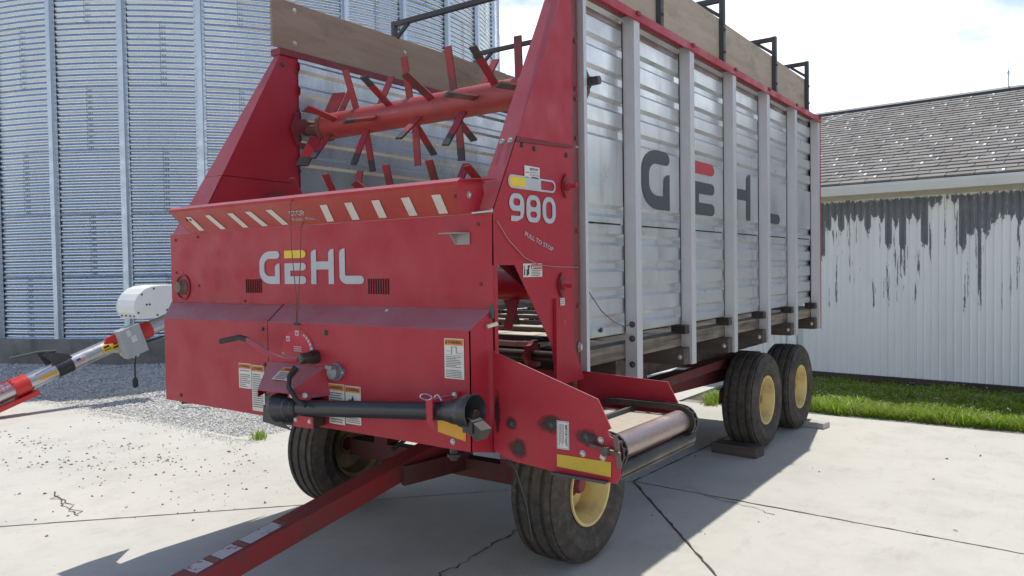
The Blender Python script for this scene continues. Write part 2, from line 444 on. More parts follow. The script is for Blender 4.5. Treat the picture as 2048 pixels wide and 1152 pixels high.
def rounded(pts, n=6):
    """pts: (x, y, r) -> smooth corner list"""
    out = []; k = len(pts)
    for i in range(k):
        x, y, r = pts[i]
        if r <= 0: out.append((x, y)); continue
        p = Vector((x, y)); a = Vector(pts[i - 1][:2]) - p; b = Vector(pts[(i + 1) % k][:2]) - p
        la, lb = a.length, b.length; a.normalize(); b.normalize()
        r = min(r, la * .999, lb * .999)
        p0 = p + a * r; p1 = p + b * r
        for j in range(n + 1):
            t = j / n; th = t * math.pi / 2
            # quarter-ellipse like blend
            q = p0 * (1 - math.sin(th)) + p1 * (1 - math.cos(th)) + p * (math.sin(th) + math.cos(th) - 1)
            out.append((q.x, q.y))
    return out
def decal(mb, fr, loops, d=.0025, m=None, sx=1, sy=1, ou=0, ov=0, shear=0):
    """flat decal polygon with holes"""
    L = [[Vector((x * sx + y * shear * sy + ou, y * sy + ov, 0)) for x, y in lp] for lp in loops]
    flatv = [p for lp in L for p in lp]
    tr = tessellate_polygon(L)
    fs = []
    for (i, j, k) in tr:
        n = (flatv[j] - flatv[i]).cross(flatv[k] - flatv[i])
        fs.append((i, j, k) if n.z > 0 else (k, j, i))
    mb.add([fr.p(p.x, p.y, d) for p in flatv], fs, m)
def quad(mb, fr, u0, v0, u1, v1, d=.002, m=None):
    mb.add([fr.p(u0, v0, d), fr.p(u1, v0, d), fr.p(u1, v1, d), fr.p(u0, v1, d)], [(0, 1, 2, 3)], m)
_tx = {}
def text(mb, fr, s, u, v, h, d=.004, m=None, width=None, rot=0, offset=.0, align='LEFT'):
    key = (s, offset)
    if key not in _tx:
        cu = bpy.data.curves.new('lettering', 'FONT'); cu.body = s; cu.size = 1.0; cu.offset = offset; cu.resolution_u = 2
        ob = bpy.data.objects.new('lettering', cu); COL.objects.link(ob)
        dg = bpy.context.evaluated_depsgraph_get()
        me = bpy.data.meshes.new_from_object(ob.evaluated_get(dg))
        vs = [tuple(p.co) for p in me.vertices]; fs = [tuple(p.vertices) for p in me.polygons]
        bpy.data.objects.remove(ob); bpy.data.curves.remove(cu); bpy.data.meshes.remove(me)
        _tx[key] = (vs, fs)
    vs, fs = _tx[key]
    xs = [p[0] for p in vs]; ys = [p[1] for p in vs]
    x0, x1, y0, y1 = min(xs), max(xs), min(ys), max(ys)
    sy = h / (y1 - y0); sx = sy if width is None else width / (x1 - x0)
    c, sn = math.cos(rot), math.sin(rot); out = []
    for x, y, z in vs:
        a = (x - x0) * sx; b = (y - y0) * sy
        out.append(fr.p(u + a * c - b * sn, v + a * sn + b * c, d))
    mb.add(out, fs, m)

# ------------------------------------------------------------------ ground
def slab(name, pts, shift, mat, parent=None, z=0., th=.09):
    mb = MB(); sh = Vector((shift[0], shift[1], 0))
    mb.prism([Vector((x, y, z)) + sh for x, y in pts], (0, 0, -th))
    return mb.build(name, mat, parent)
mb = MB(); mb.add([(-900, -900, -.16), (900, -900, -.16), (900, 1500, -.16), (-900, 1500, -.16)], [(0, 1, 2, 3)])
g0 = structure(mb.build('field', FIELD))
mb = MB(); mb.add([(-45, -28, -.10), (26, -28, -.10), (26, 40, -.10), (-45, 40, -.10)], [(0, 1, 2, 3)])
structure(mb.build('ground', SOIL))
pad = bpy.data.objects.new('concrete_pavement', None); COL.objects.link(pad); structure(pad); pad['_o'] = (0, 0, 0)
pad['label'] = 'pale concrete pavement of large slabs with dark joints'
N = (-2.60, 5.10)
L1 = (-29.9, -24.1); L2 = (20.2, -21.4); L3 = (20.2, 3.9); L4 = (-2.5, 8.42)
g = .008
slab('slab', [N, L4, (-3.7, 8.42), (-3.7, 30), (-6.3, 30), (-6.3, 4.7), (-6.5, 4.42), (-11, 4.4), (-40, 4.3), (-40, -24.1), L1], (-g * 1.0, g * .6), CONC, pad)
slab('slab', [N, L3, (20.2, 8.28), L4], (g, g), CONC, pad)
slab('slab', [N, L2, L3], (g * 1.4, -g * .6), CONC, pad)
slab('slab', [N, L1, L2], (0, -g * 1.4), CONC, pad)
def crack(pts, w, jit=.012, seed=1):
    rnd = random.Random(seed); mb = MB(); path = []
    for i in range(len(pts) - 1):
        a, b = Vector(pts[i]), Vector(pts[i + 1]); n = max(3, int((b - a).length / .05))
        for k in range(n):
            p = a.lerp(b, k / n); path.append(p + Vector((rnd.gauss(0, jit), rnd.gauss(0, jit))))
    path.append(Vector(pts[-1]))
    vs = []; fs = []
    for i, p in enumerate(path):
        d = (path[min(i + 1, len(path) - 1)] - path[max(0, i - 1)]).normalized(); q = Vector((-d.y, d.x))
        ww = w * rnd.uniform(.3, 1.2)
        vs += [(p.x + q.x * ww, p.y + q.y * ww, .0035), (p.x - q.x * ww, p.y - q.y * ww, .0035)]
        if i: fs.append((2 * i - 2, 2 * i - 1, 2 * i + 1, 2 * i))
    mb.add(vs, fs); return mb.build('crack', SOIL, pad)
crack([(-6.03, 2.54), (-5.65, 2.46), (-5.30, 2.39)], .005, .016, 3)
crack([(-5.90, 2.50), (-5.62, 2.48), (-5.34, 2.40)], .004, .022, 13)
crack([(-2.72, 3.85), (-2.68, 3.5), (-2.64, 2.9), (-2.5, 2.5)], .006, .012, 5)
crack([(-3.05, 4.62), (-2.9, 4.72), (-2.72, 4.5)], .004, .012, 6)
crack([(-2.2, 5.16), (-1.95, 5.02), (-1.7, 4.98), (-1.5, 4.9)], .004, .012, 9)

for i, (e, ln) in enumerate(((L1, 9), (L2, 6.5), (L3, 7), (L4, 3.2))):
    a_ = Vector(N); d_ = (Vector(e) - a_).normalized()
    crack([tuple(a_), tuple(a_ + d_ * ln)], (.004, .0085, .006, .006)[i], .0026, 30 + i)
# grey weathered strip of pavement along the grass
mb = MB(); mb.box((-3.68, 8.425, -.09), (16, 8.66, -.012)); structure(mb.build('pavement_edge', OLDCONC))

# gravel area left of the pavement
mb = MB(); nx, ny = 60, 60
def grav_h(x, y): return -.035 + .02 * mnoise.noise((x * .7, y * .7, 3.)) + .012 * mnoise.noise((x * 2.6, y * 2.6, 1.))
x0, x1, y0, y1 = -34, -6.31, 4.45, 30
vs = []
for j in range(ny + 1):
    for i in range(nx + 1):
        x = x0 + (x1 - x0) * i / nx; y = y0 + (y1 - y0) * (j / ny) ** 1.5
        vs.append((x, y, grav_h(x, y)))
mb.add(vs, [(j * (nx + 1) + i, j * (nx + 1) + i + 1, (j + 1) * (nx + 1) + i + 1, (j + 1) * (nx + 1) + i) for j in range(ny) for i in range(nx)])
structure(mb.build('gravel_bed', GRAVBED, smooth=True))
ROCK = [(1, 0, 0), (-1, 0, 0), (0, 1, 0), (0, -1, 0), (0, 0, 1), (0, 0, -1)]
ROCKF = [(0, 2, 4), (2, 1, 4), (1, 3, 4), (3, 0, 4), (2, 0, 5), (1, 2, 5), (3, 1, 5), (0, 3, 5)]
def stones(mb, n, place, smin, smax, rnd):
    for _ in range(n):
        x, y, z, k = place(rnd)
        s = (smin + (smax - smin) * rnd.random() ** 2) * k; a = rnd.random() * 6.28; c, sn = math.cos(a), math.sin(a)
        sx, sy, sz = s * rnd.uniform(.7, 1.3), s * rnd.uniform(.6, 1.), s * rnd.uniform(.4, .8)
        vs = []
        for (p, q, r) in ROCK:
            p = p * sx + rnd.uniform(-.3, .3) * s; q = q * sy + rnd.uniform(-.3, .3) * s; r = r * sz + rnd.uniform(-.2, .2) * s
            vs.append((x + p * c - q * sn, y + p * sn + q * c, z + r))
        mb.add(vs, ROCKF)
rnd = random.Random(11); mb = MB()
def gp(r):
    while True:
        dist = 6 + 13 * r.random() ** 1.3
        u = r.uniform(-1.03, -.05)
        # spread over the sector of ground in front of the grain bin
        d = Vector((-.585 + u * .811 * .70, .810 + u * .585 * .70)).normalized() * dist
        if d.x > -6.32 or d.y < 4.42: continue
        if (d.x + 17.66) ** 2 + (d.y - 12.44) ** 2 < 6.8 ** 2: continue
        return d.x, d.y, grav_h(d.x, d.y) + .012, .7 + dist * .03
stones(mb, 62000, gp, .008, .019, rnd)
def gp2(r):
    x = r.uniform(-11, -6.1); e = abs(r.gauss(0, .09))
    return x, 4.40 - e + .03 * math.sin(x * 3.1), .006, 1.
stones(mb, 1500, gp2, .004, .011, rnd)
o = mb.build('gravel', GRAV); o['kind'] = 'stuff'; o['label'] = 'crushed pale limestone gravel between grain bin and concrete'; o['category'] = 'gravel'

# small clods and pebbles scattered over the pavement
rnd = random.Random(5); mb = MB()
def cp(r):
    q = r.random()
    if q < .62:
        # trails of clods towards the gravel
        t = r.random(); x = -9.5 + 4.6 * t + r.gauss(0, .5); y = 2.75 + .75 * t + r.gauss(0, .35)
    elif q < .9: x = r.uniform(-9, -4.4); y = r.uniform(2.0, 4.4)
    else: x = r.uniform(-4.5, 1.5); y = r.uniform(1.5, 8)
    return x, y, .003, 1.
stones(mb, 640, cp, .0025, .015, rnd)
for cx, cy in ((-5.9, 4.05), (-6.7, 3.05), (-7.1, 3.6), (-6.3, 3.55), (-8.0, 3.2)):
    stones(mb, 22, lambda r: (cx + r.gauss(0, .2), cy + r.gauss(0, .06), .003, 1.), .004, .018, rnd)
o = mb.build('clods', CLOD); o['kind'] = 'stuff'; o['label'] = 'small brown clods and pebbles scattered over the concrete'; o['category'] = 'debris'

# ------------------------------------------------------------------ grass strip by the shed
mb = MB(); mb.add([(-3.75, 8.66, -.03), (16, 8.62, -.03), (16, 14, -.03), (-3.75, 14, -.03)], [(0, 1, 2, 3)])
structure(mb.build('lawn_soil', SOIL))
rnd = random.Random(3); mb = MB()
def blade(mb, x, y, z, h, w, rnd, lean=.5):
    a = rnd.random() * 6.283; b = rnd.random() * 6.283; l = h * lean * rnd.random()
    wx, wy = math.cos(a) * w, math.sin(a) * w; lx, ly = math.cos(b) * l, math.sin(b) * l
    mb.add([(x - wx, y - wy, z), (x + wx, y + wy, z), (x + lx * .4 + wx * .7, y + ly * .4 + wy * .7, z + h * .6), (x + lx * .4 - wx * .7, y + ly * .4 - wy * .7, z + h * .6), (x + lx, y + ly, z + h * .95)],
           [(0, 1, 2, 3), (3, 2, 4)])
for _ in range(46000):
    x = -3.42 + 4.92 * rnd.random(); y = 8.6 + 2.5 * rnd.random() ** 1.15
    if mnoise.noise((x * 3.1, y * 3.1, 5.)) < -.38: continue
    k = .75 + .5 * (mnoise.noise((x * 2.2, y * 2.2, 0.)) + .3)
    h = rnd.uniform(.05, .12) * k * (1.1 if y < 9.0 else 1.)
    blade(mb, x, y, -.03, h * .9, rnd.uniform(.006, .013), rnd, 1.8)
for _ in range(4200):
    x = -3.42 + 4.92 * rnd.random(); y = 8.60 - max(0, mnoise.noise((x * 2.3, 4., 1.))) * .16 + abs(rnd.gauss(0, .07)); blade(mb, x, y, -.02, rnd.uniform(.06, .19), .006, rnd, 1.3)
for _ in range(9000):
    blade(mb, 1.5 + 8 * rnd.random(), 8.6 + 2.4 * rnd.random(), -.03, rnd.uniform(.06, .14), .012, rnd, .9)
o = mb.build('grass', GRASS); o['kind'] = 'stuff'; o['label'] = 'green grass strip between concrete pavement and white shed'; o['category'] = 'grass'
mb = MB()
for _ in range(420):
    x = -3.5 + 5 * rnd.random(); y = 9.2 + 1.7 * rnd.random(); z = rnd.uniform(.04, .08); s = rnd.uniform(.006, .011)
    mb.add([(x + p[0] * s, y + p[1] * s, z + p[2] * s) for p in ROCK], ROCKF)
o = mb.build('clover_flowers', CLOVER); o['kind'] = 'stuff'; o['label'] = 'tiny whitish clover heads in the shaded grass'; o['category'] = 'flowers'
def weed(x, y, n, h, label, seed):
    r = random.Random(seed); mb = MB()
    for _ in range(n):
        blade(mb, x + r.gauss(0, .05), y + r.gauss(0, .04), 0.002, r.uniform(.35, 1.) * h, .006, r, 1.3)
    return tag(mb.build('weed', GRASS, off=(x, y, 0)), label, 'weed')
weed(-6.25, 4.48, 70, .11, 'small green weed growing at the corner of the gravel', 4)
weed(-3.28, 8.36, 70, .14, 'tuft of grass seen beneath the wagon beside its rear tyre', 9)

# ------------------------------------------------------------------ grain bin
BC = Vector((-17.66, 12.44)); BR = 6.715; BPH = -.526; BZ = .44; SH = 1.118; NS = 32; ROWS = 11
def bin_(name, label, C, R, ns, rows, ph, z0, detail=True, group='grain bins'):
    root = empty(name, (C.x, C.y, 0), label, 'grain bin', group)
    mb = MB(); mb.lathe((C.x, C.y, 0), (0, 0, 1), [(-.12, R + .10), (z0 - .02, R + .10), (z0, R + .08), (z0 + .005, R - .3)], 96)
    mb.build('foundation', OLDCONC, root, smooth=30)
    st = 2 * math.pi / ns
    # one sheet = two stiffener bays wide, eleven corrugations high
    mb = MB(); na = 14 if detail else 6; nz = 88 if detail else 44; span = 2 * st
    vs = []
    for j in range(nz + 1):
        z = SH * j / nz
        w = .0115 * math.cos(2 * math.pi * z / .10164)
        for i in range(na + 1):
            lap = .004 if i == 0 else 0
            a = span * i / na
            vs.append(((R + w + lap) * math.cos(a), (R + w + lap) * math.sin(a), z))
    mb.slot(BIN_M)
    mb.add(vs, [(j * (na + 1) + i, j * (na + 1) + i + 1, (j + 1) * (na + 1) + i + 1, (j + 1) * (na + 1) + i) for j in range(nz) for i in range(na)], BIN_M)
    if detail:
        def bolt(a, z):
            rr = R + .009; p = Vector((rr * math.cos(a), rr * math.sin(a), z)); n_ = Vector((math.cos(a), math.sin(a), 0)); t_ = Vector((-n_.y, n_.x, 0)); s = .0055
            q = [p + t_ * (s * dx) + Vector((0, 0, s * dz)) for dx, dz in ((-1, -1), (1, -1), (1, 1), (-1, 1))]
            mb.add(q + [v + n_ * .008 for v in q], [(4, 5, 6, 7), (0, 1, 5, 4), (1, 2, 6, 5), (2, 3, 7, 6), (3, 0, 4, 7)], SEAMB)
        for k in range(11):
            for a in (.035 / R, .075 / R): bolt(a, .0508 + k * .10164)
        for k in range(9): bolt(span * (k + .5) / 9, .03)
        # sheet edge: dark lap line
        mb.add([((R + .0165) * math.cos(a), (R + .0165) * math.sin(a), z) for z in (0.01, SH - .01) for a in (-.003 / R, .003 / R)], [(0, 1, 3, 2)], SEAMB)
    sheet0 = mb.build('wall_sheet', None, root, smooth=True, off=(0, 0, 0))
    first = True
    for r in range(rows):
        for k in range(ns // 2):
            rot = ph + st * (2 * k + .5 + (r % 2))
            zz = z0 + r * SH
            if first: s = sheet0; first = False; s.location = (0, 0, zz); s.rotation_euler = (0, 0, rot)
            else: inst(sheet0, root, (0, 0, zz), (0, 0, rot))
    # stiffener: folded hat channel
    H = rows * SH
    prof = [(-.088, .016), (-.052, .016), (-.040, .085), (.040, .085), (.052, .016), (.088, .016)]
    mb = MB(); mb.slot(STIFF_M)
    vs = [(R + d, w, z) for z in (0, H) for w, d in prof]
    n_ = len(prof); mb.add(vs, [(i, i + 1, n_ + i + 1, n_ + i) for i in range(n_ - 1)], STIFF_M)
    if detail:
        for k in range(int(H / .10164)):
            for w in (-.070, .070):
                z = .05 + k * .10164; x = R + .0185; s = .007
                mb.add([(x, w - s, z - s), (x, w + s, z - s), (x, w + s, z + s), (x, w - s, z + s)], [(0, 1, 2, 3)], DKBOLT)
        for k in range(1, 5):
            z = k * 2 * SH + .3
            mb.add([(R + d * 1.06, w * 1.08, zz) for zz in (z, z + .35) for w, d in prof[1:5]], [(i, i + 1, 5 + i, 4 + i) for i in range(3)], STIFF_M)
    s0 = mb.build('stiffener', None, root, off=(0, 0, 0))
    for k in range(ns):
        if k == 0: s = s0
        else: s = inst(s0, root)
        s.location = (0, 0, z0); s.rotation_euler = (0, 0, ph + k * st)
    # ribbed cone roof
    zt = z0 + H; mb = MB(); m_ = ns * 6; vs = []
    for (rr, zz) in ((R + .12, zt - .02), (.5, zt + (R - .4) * .56)):
        for k in range(m_):
            a = ph + 2 * math.pi * k / m_; hgt = .07 if k % 6 == 0 else 0
            vs.append((C.x + rr * math.cos(a), C.y + rr * math.sin(a), zz + hgt))
    vs.append((C.x, C.y, zt + (R - .1) * .56))
    mb.add(vs, [(k, (k + 1) % m_, m_ + (k + 1) % m_, m_ + k) for k in range(m_)] + [(m_ + k, m_ + (k + 1) % m_, 2 * m_) for k in range(m_)])
    mb.build('roof', BIN_M, root)
    return root
bin_('grain_bin', 'big galvanised corrugated grain bin filling the left background', BC, BR, NS, ROWS, BPH, BZ)
bin_('grain_bin', 'far small grain bin with ribbed roof peeking right of the big bin', Vector((-22.9, 34.5)), 4.6, 22, 7, .2, .4, False)

# ------------------------------------------------------------------ shed
TH = rad(5.0)
SU = Vector((math.cos(TH), -math.sin(TH), 0)); SN = Vector((-math.sin(TH), -math.cos(TH), 0))
S0 = Vector((-.4, 10.89, 0))
shed = bpy.data.objects.new('shed', None); COL.objects.link(shed); shed['_o'] = (0, 0, 0)
tag(shed, 'white metal shed with peeling paint and grey shingle roof behind the wagon', 'shed')
shed.location = S0; shed.rotation_euler = (0, 0, -TH)
# shed frame: X along the wall, -Y towards the camera, Z up
UL, UR = -4.55, 7.0
SW = PITCH * 9
def wall_profile(n_ribs):
    pts = []
    for k in range(n_ribs):
        b = k * PITCH
        pts += [(b, -.017), (b + .005, -.017), (b + .012, 0), (b + PITCH - .007, 0)]
    pts.append((n_ribs * PITCH, -.017)); return pts
mb = MB(); pr = wall_profile(9); vs = [(x, y, z) for z in (.10, 2.495) for x, y in pr]; n_ = len(pr)
mb.add(vs, [(i, i + 1, n_ + i + 1, n_ + i) for i in range(n_ - 1)])
nsh = int((UR - UL) / SW)
for k in range(nsh):
    m2 = MB(); m2.v = [(x + UL + k * SW, y - (.004 if k % 2 else 0), z) for x, y, z in mb.v]; m2.f = mb.f; m2.mi = mb.mi
    m2.build('wall_sheet', PEEL, shed)
UR = UL + nsh * SW
mb = MB(); mb.box((UL, .03, -.1), (UR, .25, .13)); mb.build('foundation', OLDCONC, shed)
mb = MB(); mb.box((UL - .02, -.05, -.03), (UR, .028, .10)); mb.build('base_board', TIMBER, shed)
DEP = 7.0; RZ = 4.25; EZ = 2.585; OV = .42
mb = MB(); mb.prism([(UL, .02, .1), (UL, DEP, .1), (UL, DEP, 2.5), (UL, DEP / 2, RZ - .08), (UL, .02, 2.5)], (.05, 0, 0)); mb.build('gable_wall', PEEL, shed)
mb = MB(); mb.prism([(UR - .05, .02, .1), (UR - .05, DEP, .1), (UR - .05, DEP, 2.5), (UR - .05, DEP / 2, RZ - .08), (UR - .05, .02, 2.5)], (.05, 0, 0)); mb.build('gable_wall', PEEL, shed)
mb = MB(); mb.box((UL, DEP - .05, .1), (UR, DEP, 2.5)); mb.build('rear_wall', PEEL, shed)
mb = MB(); mb.box((UL - .2, -.035, 2.44), (UR + .2, .0, 2.499)); mb.build('top_trim', TRIM_C, shed)
mb = MB(); mb.prism([(UL - .22, -OV - .01, 2.475), (UL - .22, -OV + .10, 2.475), (UL - .22, -OV + .10, 2.585), (UL - .22, -OV - .045, 2.60), (UL - .22, -OV - .045, 2.565)], (UR - UL + .44, 0, 0)); mb.build('gutter', TRIM, shed)
mb = MB(); mb.box((UL - .2, -OV + .10, 2.50), (UR + .2, -.036, 2.515)); mb.build('soffit', TRIM_C, shed)
slope = Vector((0, DEP / 2 + OV, RZ - EZ)); SL = slope.length; sv = slope.normalized(); sn = Vector((0, -sv.z, sv.y))
mb = MB(); mb.prism([(UL - .2, -OV, EZ), (UL - .2, DEP / 2, RZ), (UL - .2, DEP + OV, EZ), (UL - .2, DEP + OV, EZ - .08), (UL - .2, DEP / 2, RZ - .08), (UL - .2, -OV, EZ - .03)], (UR - UL + .4, 0, 0))
roof = mb.build('roof', SHING, shed)
EXPO = .142; TW = .305
def tab_mesh(var):
    m = MB(); w = TW - .008; L = EXPO + .05; th = .024
    # local: x along course, y up the slope, z off the deck; leading edge at y=0
    lift = [0, .006, 0, 0][var]
    v = [(0, 0, .006 + th * .6), (w * .8, 0, .006 + th * .6), (w, 0, .006 + th * .6 + lift), (w, L, .002), (0, L, .002)]
    m.add([(x, y, z) for x, y, z in v] + [(x, y, z + th) for x, y, z in v],
          [(5, 6, 7, 8, 9), (0, 1, 6, 5), (1, 2, 7, 6), (2, 3, 8, 7), (4, 0, 5, 9)], SHING)
    if var >= 2:
        z_ = .006 + th * 1.6 + .0015; k = .016 if var == 2 else .030
        m.add([(w - .03, .004, z_), (w - .03 + k, .004, z_), (w - .004, .085, z_ - .004), (w - .004 - k, .085, z_ - .004)], [(0, 1, 2, 3)], SHING_GLINT)
        m.add([(w - .03 - k * 2, -.001, z_), (w - .03 + k * 1.5, -.001, z_), (w - .03 + k * 1.5, -.001, z_ - .010), (w - .03 - k * 2, -.001, z_ - .010)], [(3, 2, 1, 0)], SHING_GLINT)
    return m
tabs = [tab_mesh(k) for k in range(4)]
nrow = int(SL / EXPO); ncol = int((UR - UL + .4) / TW)
rotm = Matrix(((1, 0, 0), (0, sv.y, sn.y), (0, sv.z, sn.z))).to_4x4()
rnd = random.Random(21); allt = []
for r in range(nrow):
    for c_ in range(ncol + 1):
        u0 = UL - .2 + (c_ - (.5 if r % 2 else 0) + (.16 if r % 3 == 0 else 0)) * TW
        if u0 < UL - .25 or u0 + TW > UR + .25: continue
        q = rnd.random(); var = 0 if q < .50 else 1 if q < .70 else 2 if q < .90 else 3
        allt.append((u0, r * EXPO, var, rnd.uniform(-.006, .006), rnd.uniform(0, .004)))
def seen(u): return -3.1 < u < .75
cand = [a for a in allt if seen(a[0])]; cand.sort(key=lambda a: a[1] - a[0] * .12)
own = set(id(a) for a in cand[:300])
tab_src = {}
mbs = MB(); mbs.slot(SHING); mbs.slot(SHING_GLINT)
for a in allt:
    u0, s_, var, ju, jz = a
    loc = Vector((u0, -OV - .025, EZ)) + sv * (s_ + ju) + sn * (.002 + jz)
    if id(a) in own:
        if var not in tab_src:
            o = tabs[var].build('shingle', None, roof, off=(0, 0, 0)); tab_src[var] = o
        else: o = inst(tab_src[var], roof)
        o.location = loc; o.rotation_euler = rotm.to_euler()
    else:
        for m_i, f in zip(tabs[var].mi, tabs[var].f):
            base = len(mbs.v)
            mbs.v.extend([tuple(loc + rotm @ Vector(tabs[var].v[i])) for i in f]); mbs.f.append(tuple(range(base, base + len(f)))); mbs.mi.append(m_i)
o = mbs.build('shingles', None, roof); o['kind'] = 'stuff'
mb = MB()
for sgn in (1,):
    mb.prism([(UL - .22, DEP / 2 - .17, RZ - .035), (UL - .22, DEP / 2 - .16, RZ + .025), (UL - .22, DEP / 2, RZ + .085), (UL - .22, DEP / 2 + .16, RZ + .025), (UL - .22, DEP / 2 + .17, RZ - .035), (UL - .22, DEP / 2, RZ + .02)], (UR - UL + .44, 0, 0))
mb.build('ridge_cap', RIDGE, shed)
rx = -.65
mb = MB(); mb.tube([(rx, DEP / 2, RZ), (rx, DEP / 2, RZ + .28), (rx, DEP / 2, RZ + .30), (rx, DEP / 2, RZ + .60)], [.009, .009, .005, .003], 8)
mb.lathe((rx, DEP / 2, RZ + .26), (0, 0, 1), [(0, .009), (.02, .017), (.05, .017), (.07, .008)], 12)
mb.build('lightning_rod', STIFF_M, shed, smooth=True)
mb = MB(); pts = []
for k in range(9):
    t_ = k / 8; pts.append(Vector((-3.02 - .30 * t_ ** 1.4, DEP / 2, RZ)) - sv * (.12 + .62 * t_) + sn * (.03 + .02 * math.sin(t_ * 3)))
mb.tube(pts, .014, 6); mb.build('ground_cable', TRIM, shed, smooth=True)
mb = MB(); mb.box((-2.78, -.10, .2), (-2.66, -.02, 2.43)); mb.build('downspout', STIFF_M, shed, bevel=.01)

# ------------------------------------------------------------------ forage wagon
WO = (-3.1, 5.3, 0)
W = empty('forage_wagon', WO, 'red and silver self-unloading forage wagon parked on the concrete', 'wagon')
def P(name, mb, mat, parent=None, **k): return mb.build(name, mat, parent if parent is not None else W, **k)
bolt_src = {}
def bolt(parent, p, n, r=.011, mat=None, kind='z'):
    n = Vector(n).normalized(); key = (kind, round(r, 4))
    if key not in bolt_src:
        m = MB(); m.lathe((0, 0, 0), (0, 0, 1), [(0, 1.35), (.25, 1.35), (.3, 1.0), (.75, 1.0), (.95, .7), (1.0, 0)], 10)
        o = m.build('bolt', BOLT_M if kind == 'z' else RED_DK if kind == 'r' else DKBOLT, parent, smooth=35, off=(0, 0, 0)); bolt_src[key] = o
    else: o = inst(bolt_src[key], parent)
    o.parent = parent
    o.location = Vector(p) - Vector(parent['_o']); o.scale = (r, r, r)
    o.rotation_euler = n.to_track_quat('Z', 'Y').to_euler()
    return o
XR, XL = -2.0, -4.25
YF = 2.62
# --- front panel
fr = FRONT(YF)
mb = MB(); mb.box((-4.50, YF, 1.415), (-2.0, YF + .02, 1.838)); panel = P('front_panel', mb, RED, bevel=.004)
for x, z in ((-4.44, 1.80), (-4.20, 1.81), (-4.44, 1.60), (-4.20, 1.52), (-3.75, 1.435), (-2.06, 1.53), (-2.07, 1.79)): bolt(panel, (x, YF, z), (0, -1, 0), .007, kind='r')
# vents: louvre slots, dark openings with raised lips
for u0 in (-3.735, -2.755):
    for k in range(9):
        m = MB(); u = u0 + k * .0165
        m.box((u, YF - .0035, 1.482), (u + .006, YF + .001, 1.557)); P('vent_slot', m, SHADOWGAP, panel)
# shaft hole with red ring
m = MB(); m.lathe((-4.367, YF - .002, 1.512), (0, -1, 0), [(0, .078), (.006, .078), (.007, .068), (.001, .066)], 32); P('hole_ring', m, RED_DK, panel, smooth=30)
m = MB(); m.lathe((-4.372, YF - .003, 1.512), (0, -1, 0), [(0, .050), (.004, .046), (.02, .036), (.035, .034), (.036, .001)], 24); P('shaft_cap', m, flat('rusty_cap', (.17, .10, .075), .6), panel, smooth=30)
# light bracket
m = MB(); m.box((-2.195, YF - .006, 1.705), (-2.115, YF - .001, 1.755)); m.prism([(-2.235, YF - .075, 1.752), (-2.19, YF - .006, 1.752), (-2.115, YF - .006, 1.752), (-2.15, YF - .06, 1.752)], (0, 0, .005))
m.prism([(-2.195, YF - .006, 1.705), (-2.20, YF - .04, 1.752), (-2.195, YF - .006, 1.752)], (.005, 0, 0))
br = P('light_bracket', m, flat('dull_zinc', (.30, .29, .275), .6, .3), panel); 
# GEHL lettering on the front
G_ = [(.69, 0, 0), (.69, .62, 0), (.535, .62, .14), (.535, .235, 0), (.17, .235, .19), (.17, .77, .19), (.69, .77, .10), (.69, 1., .12), (0, 1., .38), (0, 0, .38)]
E1_ = [(0, .77, 0), (.69, .77, .11), (.69, 1., .12), (0, 1., 0)]
E2_ = [(0, 0, 0), (.69, 0, .1), (.69, .23, .1), (.19, .23, 0), (.19, .40, 0), (.69, .40, .1), (.69, .62, .1), (0, .62, 0)]
H_ = [(0, 0, 0), (.16, 0, 0), (.16, .42, 0), (.53, .42, 0), (.53, 0, 0), (.69, 0, 0), (.69, 1., 0), (.53, 1., .14), (.53, .65, 0), (.16, .65, 0), (.16, 1., 0), (0, 1., .14)]
L_ = [(0, 0, .22), (.69, 0, .11), (.69, .23, .11), (.16, .23, .05), (.16, 1., 0), (0, 1., .14)]
def gehl(frame, parent, u0, pitch, w, v0, h, main, accent, d=.003):
    sx = w / .69
    for i, (nm, loops) in enumerate((('G', [(G_, main)]), ('E', [(E1_, accent), (E2_, main)]), ('H', [(H_, main)]), ('L', [(L_, main)]))):
        m = MB()
        for lp, mt in loops: decal(m, frame, [rounded(lp)], d, mt, sx, h, u0 + i * pitch, v0)
        o = m.build('letter', None, parent); o['label'] = 'letter ' + nm + ' of the painted lettering'
gehl(fr, panel, -3.608, .2165, .175, 1.531, .178, D_SILVER, D_YELLOW)
# --- lip above the panel
lipV = Vector((0, -.11, .117)); lf = Frame((0, YF - .004, 1.838), (1, 0, 0), lipV); LH = lipV.length
mb = MB(); mb.prism([lf.p(-4.270, 0, 0), lf.p(-2.095, 0, 0), lf.p(-2.085, LH, 0), lf.p(-4.300, LH, 0)], lf.N * -.006)
lip = P('hopper_lip', mb, paint('lip_paint', (.33, .034, .034), (.37, .065, .048)))
m = MB(); a = lf.p(0, LH, 0)
m.prism([(-4.305, a.y, a.z), (-4.305, a.y - .008, a.z + .014), (-4.305, a.y + .012, a.z + .030), (-4.305, a.y + .055, a.z + .020), (-4.305, a.y + .052, a.z + .010), (-4.305, a.y + .012, a.z + .018)], (2.225, 0, 0)); P('rolled_edge', m, RED, lip)
m = MB(); m.prism([lf.p(-4.271, 0), lf.p(-4.301, LH), Vector((-4.301, a.y + .06, a.z + .02)), Vector((-4.271, YF + .05, 1.86))], (-.005, 0, 0)); P('lip_end_plate', m, RED_DK, lip)
m = MB(); m.prism([(-2.085, a.y + .02, 1.845), (-2.085, a.y - .01, 1.90), (-2.085, a.y + .0, 1.972), (-2.085, 2.66, 1.985), (-2.085, 2.69, 1.90), (-2.085, 2.63, 1.845)], (.006, 0, 0)); pl = P('lip_bracket', m, RED, lip)
